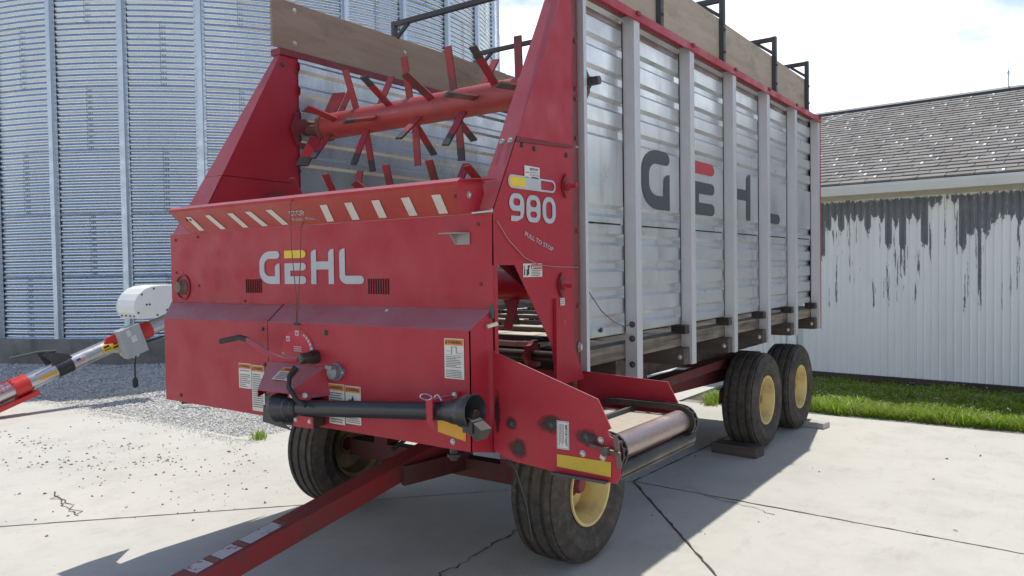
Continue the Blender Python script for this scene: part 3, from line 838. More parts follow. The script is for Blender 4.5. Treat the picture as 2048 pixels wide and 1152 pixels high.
m = MB(); m.prism([(-2.08, a.y + .0, 1.972), (-2.08, 2.68, 1.985), (-2.01, 2.68, 1.985), (-2.01, a.y + .02, 1.975)], (0, 0, .004)); P('lip_bracket_flange', m, RED, lip)
m = MB(); m.tube([(-2.09, YF - .01, 1.842), (-1.985, YF - .01, 1.846)], .008, 8); P('hinge_rod', m, TUBE_M, lip)
bolt(pl, (-2.079, 2.57, 1.915), (1, 0, 0), .011)
bolt(lip, lf.p(-2.13, .10), lf.N, .008, kind='r'); bolt(lip, lf.p(-4.19, .10), lf.N, .008, kind='d'); bolt(lip, lf.p(-4.15, .10), lf.N, .008, kind='d')
strips = [(-4.178, -4.155), (-3.984, -3.941), (-3.769, -3.729), (-3.608, -3.555), (-3.428, -3.382), (-2.997, -3.028), (-2.819, -2.843), (-2.634, -2.658), (-2.444, -2.461), (-2.259, -2.278)]
for i, (ut, ub) in enumerate(strips):
    m = MB(); w = .050 if i < 5 else .052
    m.add([lf.p(ub, .014, .003), lf.p(ub + w, .014, .003), lf.p(ut + w, .120, .003), lf.p(ut, .120, .003)], [(0, 1, 2, 3)])
    P('reflective_stripe', m, D_REFL, lip)
m = MB(); text(m, lf, 'STOP', -3.262, .066, .034, .003, D_SILVER, .118, offset=.02); P('stop_lettering', m, None, lip)
m = MB(); text(m, lf, 'PUSH \u00b7 PULL', -3.275, .033, .020, .003, D_SILVER, .18, offset=.012); P('push_pull_lettering', m, None, lip)
# --- lower hood with sloping ledge
YH = 2.47
mb = MB()
mb.prism([(-4.50, YF - .001, 1.414), (-3.34, YF - .001, 1.414), (-3.337, YH, 1.335), (-4.33, YH, 1.328)], Vector((0, .45, -.85)).normalized() * -.004)
mb.prism([(-4.33, YH, 1.328), (-3.337, YH, 1.335), (-3.337, YH, .845), (-4.33, YH, .85)], (0, .004, 0))
mb.prism([(-4.50, YF, 1.414), (-4.33, YH, 1.328), (-4.33, YH, .85), (-4.47, YF, .85)], (.004, .004, 0))
hood = P('drive_hood', mb, RED)
mb = MB(); YD = YH - .006
mb.prism([(-3.40, YF - .004, 1.419), (-2.0, YF - .004, 1.419), (-2.0, YD, 1.341), (-3.337, YD, 1.338)], (0, .002, .0035))
mb.prism([(-3.337, YD, 1.338), (-2.0, YD, 1.341), (-2.0, YD, .836), (-3.337, YD, .838)], (0, .005, 0))
mb.prism([(-2.0, YF, 1.419), (-2.0, YD, 1.341), (-2.0, YD, .836), (-2.0, YF + .01, .80)], (-.004, 0, 0))
door = P('access_door', mb, RED)
fd = FRONT(YD); fh = FRONT(YH)
m = MB(); m.prism([(-3.345, YD + .001, 1.336), (-3.337, YD + .001, 1.336), (-3.337, YD + .001, .84), (-3.345, YD + .001, .84)], (0, .004, 0)); m.prism([(-3.41, YF - .003, 1.421), (-3.398, YF - .003, 1.421), (-3.335, YD, 1.341), (-3.345, YD, 1.340)], (0, .001, .0015)); P('door_seam', m, SHADOWGAP, door)
for p_ in ((-4.172, .888), (-3.39, 1.30), (-3.38, 1.115)): bolt(hood, (p_[0], YH, p_[1]), (0, -1, 0), .009, kind='d')
for p_ in ((-2.893, 1.30), (-2.87, 1.118)): bolt(door, (p_[0], YD, p_[1]), (0, -1, 0), .011, kind='d')
for p_ in ((-2.10, .868), (-2.15, 1.39), (-2.6, 1.40)): bolt(door, (p_[0], YD if p_[1] < 1.3 else YF - .03, p_[1]), (0, -1, 0), .010, kind='z')
# warning labels
def warning(parent, frame, u0, v1, u1, v0, head='WARNING', lines=10, pict=None, hd=.16, seed=0, headcol=None, name='warning_label'):
    m = MB(); w = u1 - u0; h = v1 - v0; e = .003
    quad(m, frame, u0, v0, u1, v1, .0022, D_WHITE)
    hh = hd * h if hd < 1 else hd
    quad(m, frame, u0 + e, v1 - hh, u1 - e, v1 - e, .0034, headcol or D_ORANGE)
    text(m, frame, head, u0 + w * .20, v1 - hh * .78, hh * .5, .0046, D_BLACK, w * .70, offset=.015)
    tx = u0 + w * .06
    m.add([frame.p(tx, v1 - hh * .8, .0046), frame.p(tx + w * .11, v1 - hh * .8, .0046), frame.p(tx + w * .055, v1 - hh * .22, .0046)], [(0, 1, 2)], D_BLACK)
    r = random.Random(seed); top = v1 - hh - e
    if pict:
        ph = pict * h
        if seed % 2:
            for a, b, c_, d_ in ((.15, .2, .4, .5), (.35, .3, .6, .8), (.55, .2, .9, .45), (.3, .2, .8, .3)):
                m.add([frame.p(u0 + w * a, top - ph * (1 - b), .0034), frame.p(u0 + w * c_, top - ph * (1 - b), .0034), frame.p(u0 + w * (a + c_) / 2, top - ph * (1 - d_), .0034)], [(0, 1, 2)], D_BLACK)
        else:
            for a, b, c_, d_ in ((.36, .08, .40, .92), (.60, .25, .64, .92), (.36, .86, .64, .92), (.1, .4, .36, .44), (.64, .2, .92, .25)):
                quad(m, frame, u0 + w * a, top - ph * (1 - b), u0 + w * c_, top - ph * (1 - d_), .0034, D_PRINT)
        quad(m, frame, u0 + e, top - ph - .0012, u1 - e, top - ph, .0034, D_PRINT); top -= ph
    y = top - h * .04; step = (top - v0 - h * .05) / lines
    for k in range(lines):
        if r.random() < .14: y -= step; continue
        ln = r.uniform(.45, .86) if r.random() < .35 else r.uniform(.76, .86)
        quad(m, frame, u0 + w * .07, y - step * .42, u0 + w * (.07 + ln), y, .0034, D_PRINT); y -= step
    o = m.build(name, None, parent); return o
warning(hood, fh, -3.603, 1.112, -3.493, .978, lines=9, hd=.22, seed=2)
warning(hood, fh, -3.489, 1.108, -3.383, .866, lines=17, hd=.14, seed=4)
warning(door, fd, -2.876, 1.058, -2.766, .865, lines=13, hd=.16, seed=6)
warning(door, fd, -2.760, 1.056, -2.655, .876, lines=9, hd=.17, pict=.30, seed=7)
warning(door, fd, -2.138, 1.306, -2.031, 1.136, lines=13, hd=.17, pict=.22, seed=8)
m = MB(); m.add([fd.p(-2.182, .902, .003), fd.p(-2.028, .878, .003), fd.p(-2.026, .935, .003), fd.p(-2.182, .957, .003)], [(0, 1, 2, 3)]); P('amber_reflector', m, D_AMBER, door)
# speed dial print
m = MB(); cu, cv = -3.10, 1.185
ring = [(cu + .125 * math.cos(a), cv + .125 * math.sin(a)) for a in [rad(-18 + 9.0 * k) for k in range(25)]]
decal(m, fd, [ring], .0022, D_HOT)
for k in range(7):
    a = rad(62 - 11 * k); s_ = .007 + .0022 * k
    for sg in (1,):
        c0 = Vector((cu + .108 * math.cos(a), cv + .108 * math.sin(a))); tv = Vector((-math.sin(a), math.cos(a))); rv = Vector((math.cos(a), math.sin(a)))
        q = [c0 - tv * .0075 - rv * s_ * .6, c0 - tv * .0075 + rv * s_ * .6, c0 + tv * .0075 + rv * s_ * .6, c0 + tv * .0075 - rv * s_ * .6]
        m.add([fd.p(v.x, v.y, .0034) for v in q], [(0, 1, 2, 3)], D_SILVER)
for a in (135, 92):
    x_, y_ = cu + .105 * math.cos(rad(a)), cv + .105 * math.sin(rad(a))
    quad(m, fd, x_ - .014, y_ - .012, x_ + .014, y_ + .013, .0034, D_SILVER); quad(m, fd, x_ - .008, y_ - .006, x_ + .006, y_ + .004, .0046, D_HOT)
for k in range(3): quad(m, fd, cu - .03, cv + .035 - k * .010, cu + .03, cv + .039 - k * .010, .0034, D_SILVER)
decal(m, fd, [[(cu - .115 + .012 * math.cos(t_), cv - .01 + .014 * math.sin(t_)) for t_ in [k * .4 for k in range(16)]], [(cu - .115 + .009 * math.cos(t_), cv - .01 + .011 * math.sin(t_)) for t_ in [k * .4 for k in range(16)]]], .0034, D_SILVER)
P('speed_dial', m, None, door)
# power outlet socket
m = MB(); m.lathe((-2.812, YD, 1.117), (0, -1, 0), [(0, .042), (.012, .042), (.014, .036), (.04, .034), (.046, .026), (.047, 0)], 20); m.box((-2.86, YD - .008, 1.102), (-2.762, YD, 1.132)); m.box((-2.835, YD - .058, 1.135), (-2.79, YD - .02, 1.152))
so = P('power_socket', m, flat('socket_grey', (.20, .21, .22), .5, .3), door, smooth=35); bolt(so, (-2.853, YD - .008, 1.117), (0, -1, 0), .007); bolt(so, (-2.770, YD - .008, 1.117), (0, -1, 0), .007)
# gearbox cover
m = MB()
A_, B_, C_, D_ = (-3.335, YD - .002, 1.135), (-2.895, YD - .002, 1.135), (-2.915, 2.305, 1.015), (-3.17, 2.30, 1.012)
Bx = (-2.80, 2.34, 1.05)
m.prism([(-3.335, YD - .002, 1.135), (-2.895, YD - .002, 1.135), (-2.985, 2.305, 1.022), (-3.21, 2.30, 1.02)], (0, .003, -.004))
m.prism([(-2.895, YD - .002, 1.135), (-2.865, YD - .002, 1.0), (-2.885, 2.36, 1.0), (-2.985, 2.305, 1.022)], (-.004, .002, 0))
m.prism([(-2.985, 2.305, 1.022), (-2.885, 2.36, 1.0), (-2.885, 2.36, .985), (-2.985, 2.306, 1.0)], (0, .003, 0))
m.prism([(-3.335, YD - .002, 1.135), (-3.21, 2.30, 1.02), (-3.21, 2.30, .985), (-3.335, YD - .002, .985)], (.004, 0, 0))
cov = P('gearbox_cover', m, RED, door)
Vc = (Vector((-3.21, 2.30, 1.02)) - Vector((-3.335, YD, 1.135))); fc = Frame((-3.11, 2.395, 1.0925), (1, 0, 0), (0, .165, .115))
m = MB(); quad(m, fc, -.065, -.045, .055, .045, .003, D_WHITE); quad(m, fc, -.062, .015, .052, .042, .0042, D_ORANGE); text(m, fc, 'WARNING', -.035, .020, .016, .0054, D_BLACK, .08, offset=.015)
for k in range(5): quad(m, fc, -.05, -.038 + .010 * k, .03 + .015 * (k % 2), -.033 + .010 * k, .0042, D_PRINT)
P('warning_label', m, None, cov)
for x_, y_ in ((-2.965, 2.335), (-2.905, 2.36)): bolt(cov, (x_, y_ - .018, 1.012), (.5, -.8, .1), .010)
m = MB(); m.box((-3.20, YD - .10, .848), (-2.905, YD - .001, .98)); P('gearbox', m, GREASE_SHADE, door, bevel=.01)
m = MB(); m.prism([(-3.19, 2.33, 1.0), (-3.19, 2.33, .95), (-3.12, 2.33, .96), (-3.10, 2.33, 1.0)], (0, .004, 0)); m.prism([(-3.20, 2.325, .945), (-3.21, 2.325, .86), (-2.98, 2.325, .84), (-3.13, 2.325, .90)], (0, .004, 0)); P('shaft_guard', m, PLASTIC, door)
m = MB(); m.box((-2.985, 2.335, .862), (-2.845, 2.34, .915)); gb = P('guard_bracket', m, RED, door)
for x_ in (-2.965, -2.865): bolt(gb, (x_, 2.335, .895), (0, -1, 0), .009)
# PTO shaft stored along the front
q0, q1 = Vector((-3.055, 2.355, .939)), Vector((-1.985, 2.355, 1.025)); ax = (q1 - q0).normalized()
m = MB(); m.tube([q0, q1], .038, 20); pto = P('driveline_shaft', m, PLASTIC, smooth=40)
m = MB(); m.lathe(q0 - ax * .02, ax, [(-.06, .05), (-.05, .070), (-.02, .074), (0, .066), (.02, .070), (.04, .060), (.06, .064), (.085, .050), (.10, .052), (.115, .041)], 24); P('bellows_guard', m, PLASTIC, pto, smooth=40)
m = MB(); m.lathe(q1 - ax * .03, ax, [(-.02, .041), (.0, .046), (.02, .052), (.045, .052), (.06, .062), (.085, .068), (.125, .072), (.127, .067), (.09, .05), (.05, .02)], 24); P('bell_guard', m, PLASTIC, pto, smooth=40)
m = MB(); m.tube([q1 + ax * .02, q1 + ax * .10 + Vector((0, 0, -.02))], .028, 12); m.bar(q1 + ax * .075 + Vector((0, -.01, -.035)), q1 + ax * .150 + Vector((0, -.015, -.085)), .062, .050); m.box(q1 + ax * .09 + Vector((-.02, -.05, -.075)), q1 + ax * .09 + Vector((.03, .03, -.03))); P('yoke', m, GREASE_SHADE, pto, smooth=30)
m = MB(); m.prism([(-2.105, 2.308, 1.072), (-2.068, 2.308, 1.072), (-2.070, 2.308, .990), (-2.050, 2.308, .955), (-2.085, 2.308, .955), (-2.10, 2.308, .985)], (0, -.006, 0)); m.box((-2.10, 2.303, 1.066), (-2.07, YD, 1.072)); sb = P('shaft_rest', m, RED, door)
m = MB(); m.box((-2.085, YD - .02, 1.035), (-2.055, YD, 1.085)); P('shaft_rest_tab', m, RED, door)
m = MB(); m.tube([Vector((-2.10 + .032 * math.cos(t_), 2.30, 1.082 + .012 * math.sin(t_))) for t_ in [k * .5 for k in range(13)]], .003, 6); m.tube([Vector((-2.06 + .02 * t_, 2.305, 1.082 + .012 * math.sin(t_ * 2))) for t_ in [k * .4 for k in range(6)]], .003, 6); P('spring_clip', m, TUBE_M, sb, smooth=True)
bolt(door, (-2.07, YD - .02, 1.07), (0, -1, 0), .010)
# lever
m = MB(); lp = [(-2.985, 2.375, 1.175), (-3.07, 2.36, 1.172), (-3.16, 2.35, 1.187), (-3.36, 2.35, 1.258)]; m.tube(lp, [.016, .016, .014, .012], 10); lev = P('unload_lever', m, RED, door, smooth=40)
m = MB(); m.tube([(-3.355, 2.35, 1.257), (-3.42, 2.35, 1.266), (-3.58, 2.35, 1.238)], .014, 10); P('lever_grip', m, RUBBER, lev, smooth=40)
m = MB(); m.lathe((-2.965, YD + .01, 1.18), (0, -1, 0), [(0, .034), (.04, .034), (.06, .028), (.10, .026), (.11, .02), (.112, 0)], 16); P('lever_hub', m, GREASE_SHADE, lev, smooth=35)
m = MB(); m.tube([(-2.99, 2.36, 1.14), (-3.0, 2.33, 1.10), (-2.97, 2.30, 1.05), (-2.90, 2.29, 1.0), (-2.85, 2.30, .975)], [.016, .012, .012, .012, .010], 8); P('rubber_strap', m, RUBBER, lev, smooth=40)
# hanging trip cords
m = MB(); m.tube([(-3.165, 2.505, 1.965), (-3.165, 2.490, 1.94), (-3.168, 2.488, 1.85), (-3.165, 2.488, 1.72), (-3.152, 2.49, 1.58), (-3.135, 2.488, 1.46), (-3.12, 2.475, 1.40), (-3.10, 2.455, 1.345)], .0022, 6); P('trip_cord', m, CORD, lip)
m = MB(); m.tube([(-3.19, 2.590, 1.855), (-3.178, 2.565, 1.83), (-3.165, 2.545, 1.75), (-3.150, 2.53, 1.64), (-3.132, 2.50, 1.49), (-3.11, 2.475, 1.40), (-3.095, 2.455, 1.345)], .0025, 6); P('trip_cord', m, CORD, lip)
m = MB(); m.tube([(-3.115, 2.455, 1.338), (-3.098, 2.446, 1.334), (-3.08, 2.455, 1.338)], .006, 6); P('cord_eye', m, DKBOLT, door)

# --- right tower
sd = SIDE(XR)
def yz(pts, x): return [(x, y, z) for y, z in pts]
def edge_y(z): return 2.63 + (z - 1.84) * (3.28 - 2.63) / (3.04 - 1.84)
mb = MB(); mb.prism(yz([(edge_y(2.19), 2.19), (3.28, 3.04), (3.30, 3.04), (3.29, 2.20)], XR + .003), (-.004, 0, 0)); up = P('upper_side_sheet', mb, RED)
mb = MB(); mb.prism(yz([(2.63, 1.84), (2.625, 1.612), (2.79, 1.612), (3.09, 1.226), (3.12, 1.04), (3.29, 1.04), (3.29, 2.215), (edge_y(2.205), 2.205)], XR), (-.004, 0, 0)); lo = P('lower_side_sheet', mb, RED)
mb = MB(); mb.prism([(XR, 3.2905, 3.04), (XR, 3.2905, 1.04), (XR - .035, 3.415, 1.04), (XR - .035, 3.415, 3.04)], (-.004, -.001, 0)); fl = P('corner_flange', mb, RED_DK)  # darker red than the tower sheets beside it
mb = MB(); mb.prism([(XR, edge_y(1.84), 1.84), (XR, 3.28, 3.04), (XR - .10, 3.28, 3.04), (XR - .095, edge_y(1.84), 1.84)], (0, .0035, -.002)); P('front_flange', mb, RED)
mb = MB(); mb.prism([(XR - .098, 2.66, 1.84), (XR - .10, 3.28, 3.04), (XR - .10, 3.45, 3.04), (XR - .10, 3.45, 1.25), (XR - .10, 2.79, 1.62)], (.004, 0, 0)); P('inner_side_sheet', mb, RED_DK)
mb = MB(); mb.box((XR - .06, YF + .021, .80), (XR - .002, YF + .045, 1.84)); P('front_corner_post', mb, RED)
mb = MB(); mb.prism([(XR + .018, 3.105, 1.45), (XR + .018, 3.355, 1.045), (XR + .018, 3.355, 1.03), (XR + .018, 3.10, 1.03)], (-.016, 0, 0)); P('gusset', mb, RED)
mb = MB(); mb.prism(yz([(edge_y(2.18), 2.18), (3.29, 2.205), (3.29, 2.19), (edge_y(2.165), 2.165)], XR + .0045), (.002, 0, 0)); P('sheet_seam', mb, flat('seam_line', (.14, .02, .025), .6), up)
mb = MB(); mb.bar((XR - .016, 3.335, 2.207), (XR - .034, 3.415, 2.214), .003, .012, m=None); P('sheet_seam', mb, BOLT_M, fl)
for y_, z_ in ((3.36, 2.74), (3.36, 2.50), (3.36, 2.45), (3.36, 2.25), (3.36, 2.02), (3.36, 1.78), (3.36, 1.40), (3.37, 1.19)):
    bolt(fl, (XR - .019, y_, z_), (1, .27, 0), .011 if z_ > 1.3 else .020, kind='r' if z_ > 1.3 else 'z')
for x_ in (-2.025, -2.07): bolt(lo, (x_, edge_y(2.17) - .002, 2.17), (0, -.88, .47), .011)
for y_, z_ in ((2.86, 2.155), (2.96, 2.15), (3.24, 2.15)): bolt(lo, (XR, y_, z_), (1, 0, 0), .010, kind='d')
# number and stripe
s980 = MB(); s_ = sd
pill = rounded([(0, 0, .03), (.388, 0, .03), (.388, .060, .03), (0, .060, .03)])
def shear_v(mb, loops, u0, v0, m, d=.0035):
    decal(mb, sd, loops, d, m, 1, 1, u0, v0)
shear_v(s980, [pill, rounded([(.262, .009, .004), (.378, .009, .024), (.378, .051, .024), (.262, .051, .004)])], 2.746, 1.955, D_SILVER)
shear_v(s980, [rounded([(.010, .009, .022), (.132, .009, 0), (.132, .051, 0), (.010, .051, .022)])], 2.746, 1.955, D_YELLOW, .0047)
P('model_stripe', s980, None, lo)
def digit(loops, k, name):
    m = MB(); decal(m, sd, loops, .0035, D_SILVER, 1, 1, 2.752 + k * .133, 1.808); o = P('digit', m, None, lo)
W9, H9, T9 = .115, .125, .030
hole_t = rounded([(T9, .070, .018), (W9 - T9, .070, .018), (W9 - T9, H9 - .022, .018), (T9, H9 - .022, .018)])
digit([rounded([(.012, 0, 0), (W9 * .75, 0, .04), (W9, .03, .03), (W9, H9, .045), (0, H9, .045), (0, .046, .035), (W9 - T9, .046, 0), (W9 - T9, .024, .01), (.012, .024, 0)]), hole_t], 0, '9')
digit([rounded([(0, 0, .04), (W9, 0, .04), (W9, H9, .045), (0, H9, .045)]), hole_t, rounded([(T9, .022, .015), (W9 - T9, .022, .015), (W9 - T9, .050, .015), (T9, .050, .015)])], 1, '8')
digit([rounded([(0, 0, .05), (W9, 0, .05), (W9, H9, .05), (0, H9, .05)]), rounded([(T9, .022, .024), (W9 - T9, .022, .024), (W9 - T9, H9 - .022, .024), (T9, H9 - .022, .024)])], 2, '0')
m = MB(); text(m, sd, 'PULL TO STOP', 2.868, 1.745, .021, .0035, D_SILVER, .245, rot=rad(-17), offset=.01); P('pull_lettering', m, None, lo)
m = MB(); quad(m, sd, 2.874, 2.005, 2.998, 2.065, .003, D_WHITE); text(m, sd, 'BESTWAY', 2.918, 2.046, .012, .0045, D_BLACK, .07, offset=.02); text(m, sd, 'EQUIPMENT INC', 2.915, 2.034, .007, .0045, D_BLACK, .074); text(m, sd, '319-396-7796', 2.915, 2.022, .008, .0045, D_BLACK, .074)
quad(m, sd, 2.88, 2.011, 2.905, 2.013, .0045, D_BLACK); quad(m, sd, 2.88, 2.033, 2.908, 2.036, .0045, D_BLACK); quad(m, sd, 2.93, 2.011, 2.985, 2.017, .0045, D_BLACK); P('dealer_label', m, None, lo)
m = MB(); quad(m, sd, 2.852, 1.556, 3.008, 1.618, .003, D_WHITE); quad(m, sd, 2.915, 1.592, 3.004, 1.614, .0042, D_RED); text(m, sd, 'DANGER', 2.936, 1.597, .013, .0054, D_WHITE, .064, offset=.02)
m.add([sd.p(2.919, 1.596, .0054), sd.p(2.934, 1.596, .0054), sd.p(2.9265, 1.611, .0054)], [(0, 1, 2)], D_WHITE)
for a, b, c_, d_ in ((2.858, 1.563, 2.868, 1.612), (2.86, 1.585, 2.905, 1.592), (2.885, 1.565, 2.900, 1.61), (2.878, 1.560, 2.888, 1.588), (2.892, 1.598, 2.908, 1.612)):
    m.add([sd.p(a, b, .0042), sd.p(c_, b + .004, .0042), sd.p(c_ - .004, d_, .0042), sd.p(a + .003, d_ - .004, .0042)], [(0, 1, 2, 3)], D_BLACK)
for k in range(4): quad(m, sd, 2.918, 1.561 + k * .0075, 2.985 + .012 * (k % 2), 1.5645 + k * .0075, .0042, D_PRINT)
P('danger_label', m, None, lo)
m = MB(); quad(m, sd, 3.165, 1.412, 3.205, 1.448, .003, D_WHITE)
for k in range(3): quad(m, sd, 3.171, 1.418 + k * .010, 3.198, 1.422 + k * .010, .0042, D_PRINT)
P('small_label', m, None, lo)
m = MB(); quad(m, sd, 3.170, 1.285, 3.208, 1.335, .003, D_AMBER); quad(m, sd, 3.178, 1.300, 3.20, 1.304, .0042, D_BLACK); P('amber_label', m, None, lo)
# bearings
def bearing(y_, z_, r, parent=None):
    m = MB(); m.prism([sd.p(y_ + a * r * 1.7, z_ + b * r * 1.7, 0.004) for a, b in ((0, -1.5), (.65, -.45), (.65, .45), (0, 1.5), (-.65, .45), (-.65, -.45))], (.010, 0, 0), RED_DK)
    m.lathe((XR + .018, y_, z_), (1, 0, 0), [(0, r), (.02, r * .9), (.022, r * .55), (.055, r * .5), (.056, 0)], 16, RED)
    return m.build('bearing', None, parent or W, smooth=35)
bearing(3.217, 1.997, .024, lo); bearing(3.168, 1.512, .024, lo)
m = MB(); m.tube([(XR + .006, 2.655, 1.805), (XR + .008, 2.74, 1.72), (XR + .008, 2.86, 1.645), (XR + .008, 2.97, 1.612), (XR + .01, 3.1, 1.602), (XR + .006, 3.33, 1.597)], .0022, 6); P('pull_cord', m, PALECORD, lo)
bolt(fl, (XR - .015, 3.345, 1.597), (1, .2, 0), .010, kind='d')

# --- left tower (inner face and tapering front flange)
mb = MB(); mb.prism(yz([(2.64, 1.10), (2.63, 1.84), (edge_y(2.20), 2.20), (3.45, 2.19), (3.45, 1.10)], XL), (-.004, 0, 0)); lt = P('left_lower_sheet', mb, RED)
mb = MB(); mb.prism(yz([(edge_y(2.20), 2.203), (3.28, 3.04), (3.45, 3.04), (3.45, 2.193)], XL + .003), (-.004, 0, 0)); lu = P('left_upper_sheet', mb, RED)
mb = MB(); zs = 2.20; k_ = (zs - 1.84) / 1.2
mb.prism([(XL, edge_y(zs), zs), (XL, 2.63, 1.84), (-4.49, 2.63, 1.835), (-4.49 + .185 * k_, edge_y(zs), zs)], (0, .0035, -.002)); P('left_front_flange', mb, RED)
mb = MB(); mb.prism([(XL, edge_y(zs) + .001, zs + .003), (-4.49 + .185 * k_, edge_y(zs) + .001, zs + .003), (-4.305, 3.28, 3.04), (XL, 3.28, 3.04)], (0, .0035, -.002)); P('left_front_flange', mb, RED)
mb = MB(); mb.prism(yz([(2.66, .86), (2.66, 1.83), (3.28, 3.02), (3.45, 3.02), (3.45, .86)], -4.31), (-.004, 0, 0)); P('left_outer_sheet', mb, RED)
for z_ in (2.95, 2.7, 2.45, 2.28, 2.1, 1.95): bolt(lu if z_ > 2.2 else lt, (XL + .003, 3.42, z_), (1, 0, 0), .011, kind='d')
bolt(lu, (XL + .003, 3.30, 2.98), (1, 0, 0), .012, kind='d')

# --- side sheets (grooved steel), one per bay, upper and lower
POSTY = [3.99 + .8 * k for k in range(6)]; PWD = .072
upg = [(3.009, 2.955), (2.85, 2.795), (2.683, 2.625), (2.53, 2.475), (2.38, 2.319)]
log_ = [(1.772, 1.726), (1.624, 1.578), (1.473, 1.426), (1.319, 1.266)]
def side_profile(z_top, z_bot, grooves, dep=.020):
    pts = [(z_top, 0)]
    for a, b in grooves:
        pts += [(a + .011, 0), (a - .009, -dep), (b + .010, -dep), (b - .010, 0)]
    pts.append((z_bot, 0)); return pts
up_p = side_profile(3.043, 1.836, upg + [(1.932, 1.884)]); lo_p = side_profile(1.842, 1.212, log_)
def side_sheet(x, ya, yb, prof, name, mat, off, sign=1):
    m = MB(); n_ = len(prof); seg = 4
    vs = []
    for i in range(seg + 1):
        y_ = ya + (yb - ya) * i / seg
        for z_, d in prof: vs.append((x + sign * (d + off), y_, z_))
    fs = [(i * n_ + j, i * n_ + j + 1, (i + 1) * n_ + j + 1, (i + 1) * n_ + j) for i in range(seg) for j in range(n_ - 1)]
    if sign > 0: fs = [f for f in fs]
    m.add(vs, fs); return P(name, m, mat)
XS = -2.075
bays = [(3.42, POSTY[0] + .02)] + [(POSTY[k] + .021, POSTY[k + 1] + .02) for k in range(5)]
for i, (a, b) in enumerate(bays):
    su = side_sheet(XS, a, b, up_p, 'side_sheet', SILVER, 0.)
    sl = side_sheet(XS, a, b, lo_p, 'side_sheet', SILVER, -.004)
    m = MB(); jj = .004
    vs = []; fs = []
    for k in range(13):
        y_ = a + .03 + (b - a - .10) * k / 12; w_ = .0035 + .003 * abs(mnoise.noise((y_ * 9, 1., 2.)))
        vs += [(XS + .002, y_, 1.838 - w_), (XS + .002, y_, 1.838 + w_)]
        if k: fs.append((2 * k - 2, 2 * k, 2 * k + 1, 2 * k - 1))
    m.add(vs, fs); P('lap_grime', m, SHADOWGAP, sl)
    if i == 0:
        bolt(sl, (XS, 3.50, 1.245), (1, 0, 0), .011, kind='d'); bolt(sl, (XS, 3.70, 1.250), (1, 0, 0), .011, kind='d')
    bl = side_sheet(XL, a, b, up_p, 'inner_sheet', INNER, -.012, -1); b2 = side_sheet(XL, a, b, lo_p, 'inner_sheet', INNER, -.016, -1)
    # grooves read as ribs from the inside of the right wall; plain liner there
    if i > 0:
        let = [None, 'G', 'E', 'H', 'L', None][i]
        if let:
            fS = SIDE(XS); m = MB(); u0 = [0, 4.22, 4.995, 5.78, 6.565][i]; w_ = .40; sx = w_ / .69
            for lp, mt in {'G': [(G_, D_CHAR)], 'E': [(E1_, D_RED), (E2_, D_CHAR)], 'H': [(H_, D_CHAR)], 'L': [(L_, D_CHAR)]}[let]:
                decal(m, fS, [rounded(lp)], .003, mt, sx, .37, u0, 1.95)
            o = P('letter', m, None, su); o['label'] = 'large letter ' + let + ' on the silver side'
# shadowed liner so the grooves are closed steel, not see-through
mb = MB(); mb.box((XS - .03, 3.42, 1.22), (XS - .026, 8.0, 3.04)); P('inner_liner', mb, INNER)
mb = MB(); mb.box((XL - .06, 3.42, 1.22), (XL - .055, 8.0, 3.03)); P('outer_liner', mb, SILVER)
# bearing of the top beater on the silver side
m = MB(); m.prism([(XS + .003, y_, z_) for y_, z_ in ((3.445, 2.27), (3.50, 2.42), (3.57, 2.52), (3.56, 2.64), (3.445, 2.67))], (.012, 0, 0), STIFF_M)
m.prism([(XS + .016, y_, z_) for y_, z_ in ((3.50, 2.45), (3.555, 2.52), (3.555, 2.60), (3.495, 2.665), (3.46, 2.60), (3.46, 2.52))], (.018, 0, 0), BLACK_ST)
m.lathe((XS + .03, 3.495, 2.56), (1, 0, 0), [(0, .040), (.03, .036), (.035, .024), (.095, .022), (.096, 0)], 16, DKBOLT)
m.build('bearing', None, W, smooth=35)
m = MB(); m.tube([(XS + .02, 3.50, 1.53), (XS + .03, 3.53, 1.46), (XS + .05, 3.62, 1.36), (XS + .06, 3.75, 1.29), (XS + .045, 3.88, 1.262), (XS + .03, 3.975, 1.258)], .0028, 6); P('pull_cord', m, CORD)
# posts
post_src = None
for k, y_ in enumerate([3.424] + POSTY):
    if k == 0:
        m = MB(); m.box((XR - .070, y_, 1.055), (XR - .002, y_ + .03, 3.0)); P('side_post', m, POST_M); continue
    if post_src is None:
        m = MB(); m.prism([(0, 0, 0), (.075, 0, 0), (.075, PWD, 0), (.070, PWD, 0), (.070, .005, 0), (0, .005, 0)], (0, 0, 2.085))
        post_src = m.build('side_post', POST_M, W, off=(0, 0, 0)); o = post_src
    else: o = inst(post_src, W)
    o.location = Vector((XS, y_, .945)) - Vector(WO)
    m = MB(); m.box((XS + .0005, y_ - .010, 1.215), (XS + .002, y_ - .0005, 3.0)); P('post_gap', m, SHADOWGAP)
    for z_ in ((1.262, 1.18, 1.03) if k == 1 else (1.19, 1.02)): bolt(o, Vector(o['_o']) + Vector((.045, 0, z_ - .945)), (0, -1, 0), .014, kind='z' if k > 1 else 'd')
mb = MB(); mb.prism([(XR + .002, 8.065, .945), (XR + .002, 8.085, .945), (XR + .002, 8.085, 3.02), (XR + .002, 8.065, 3.02)], (-.12, 0, 0)); P('rear_corner_sheet', mb, RED)
mb = MB(); mb.box((XS - .032, 8.02, 1.0), (XS + .001, 8.06, 3.03)); P('corner_shade_filler', mb, SHADOWGAP)  # added black block that paints the shade behind the last post
mb = MB(); mb.box((XL - .06, 8.07, 1.2), (XR - .05, 8.10, 3.0)); P('rear_wall', mb, INNER)
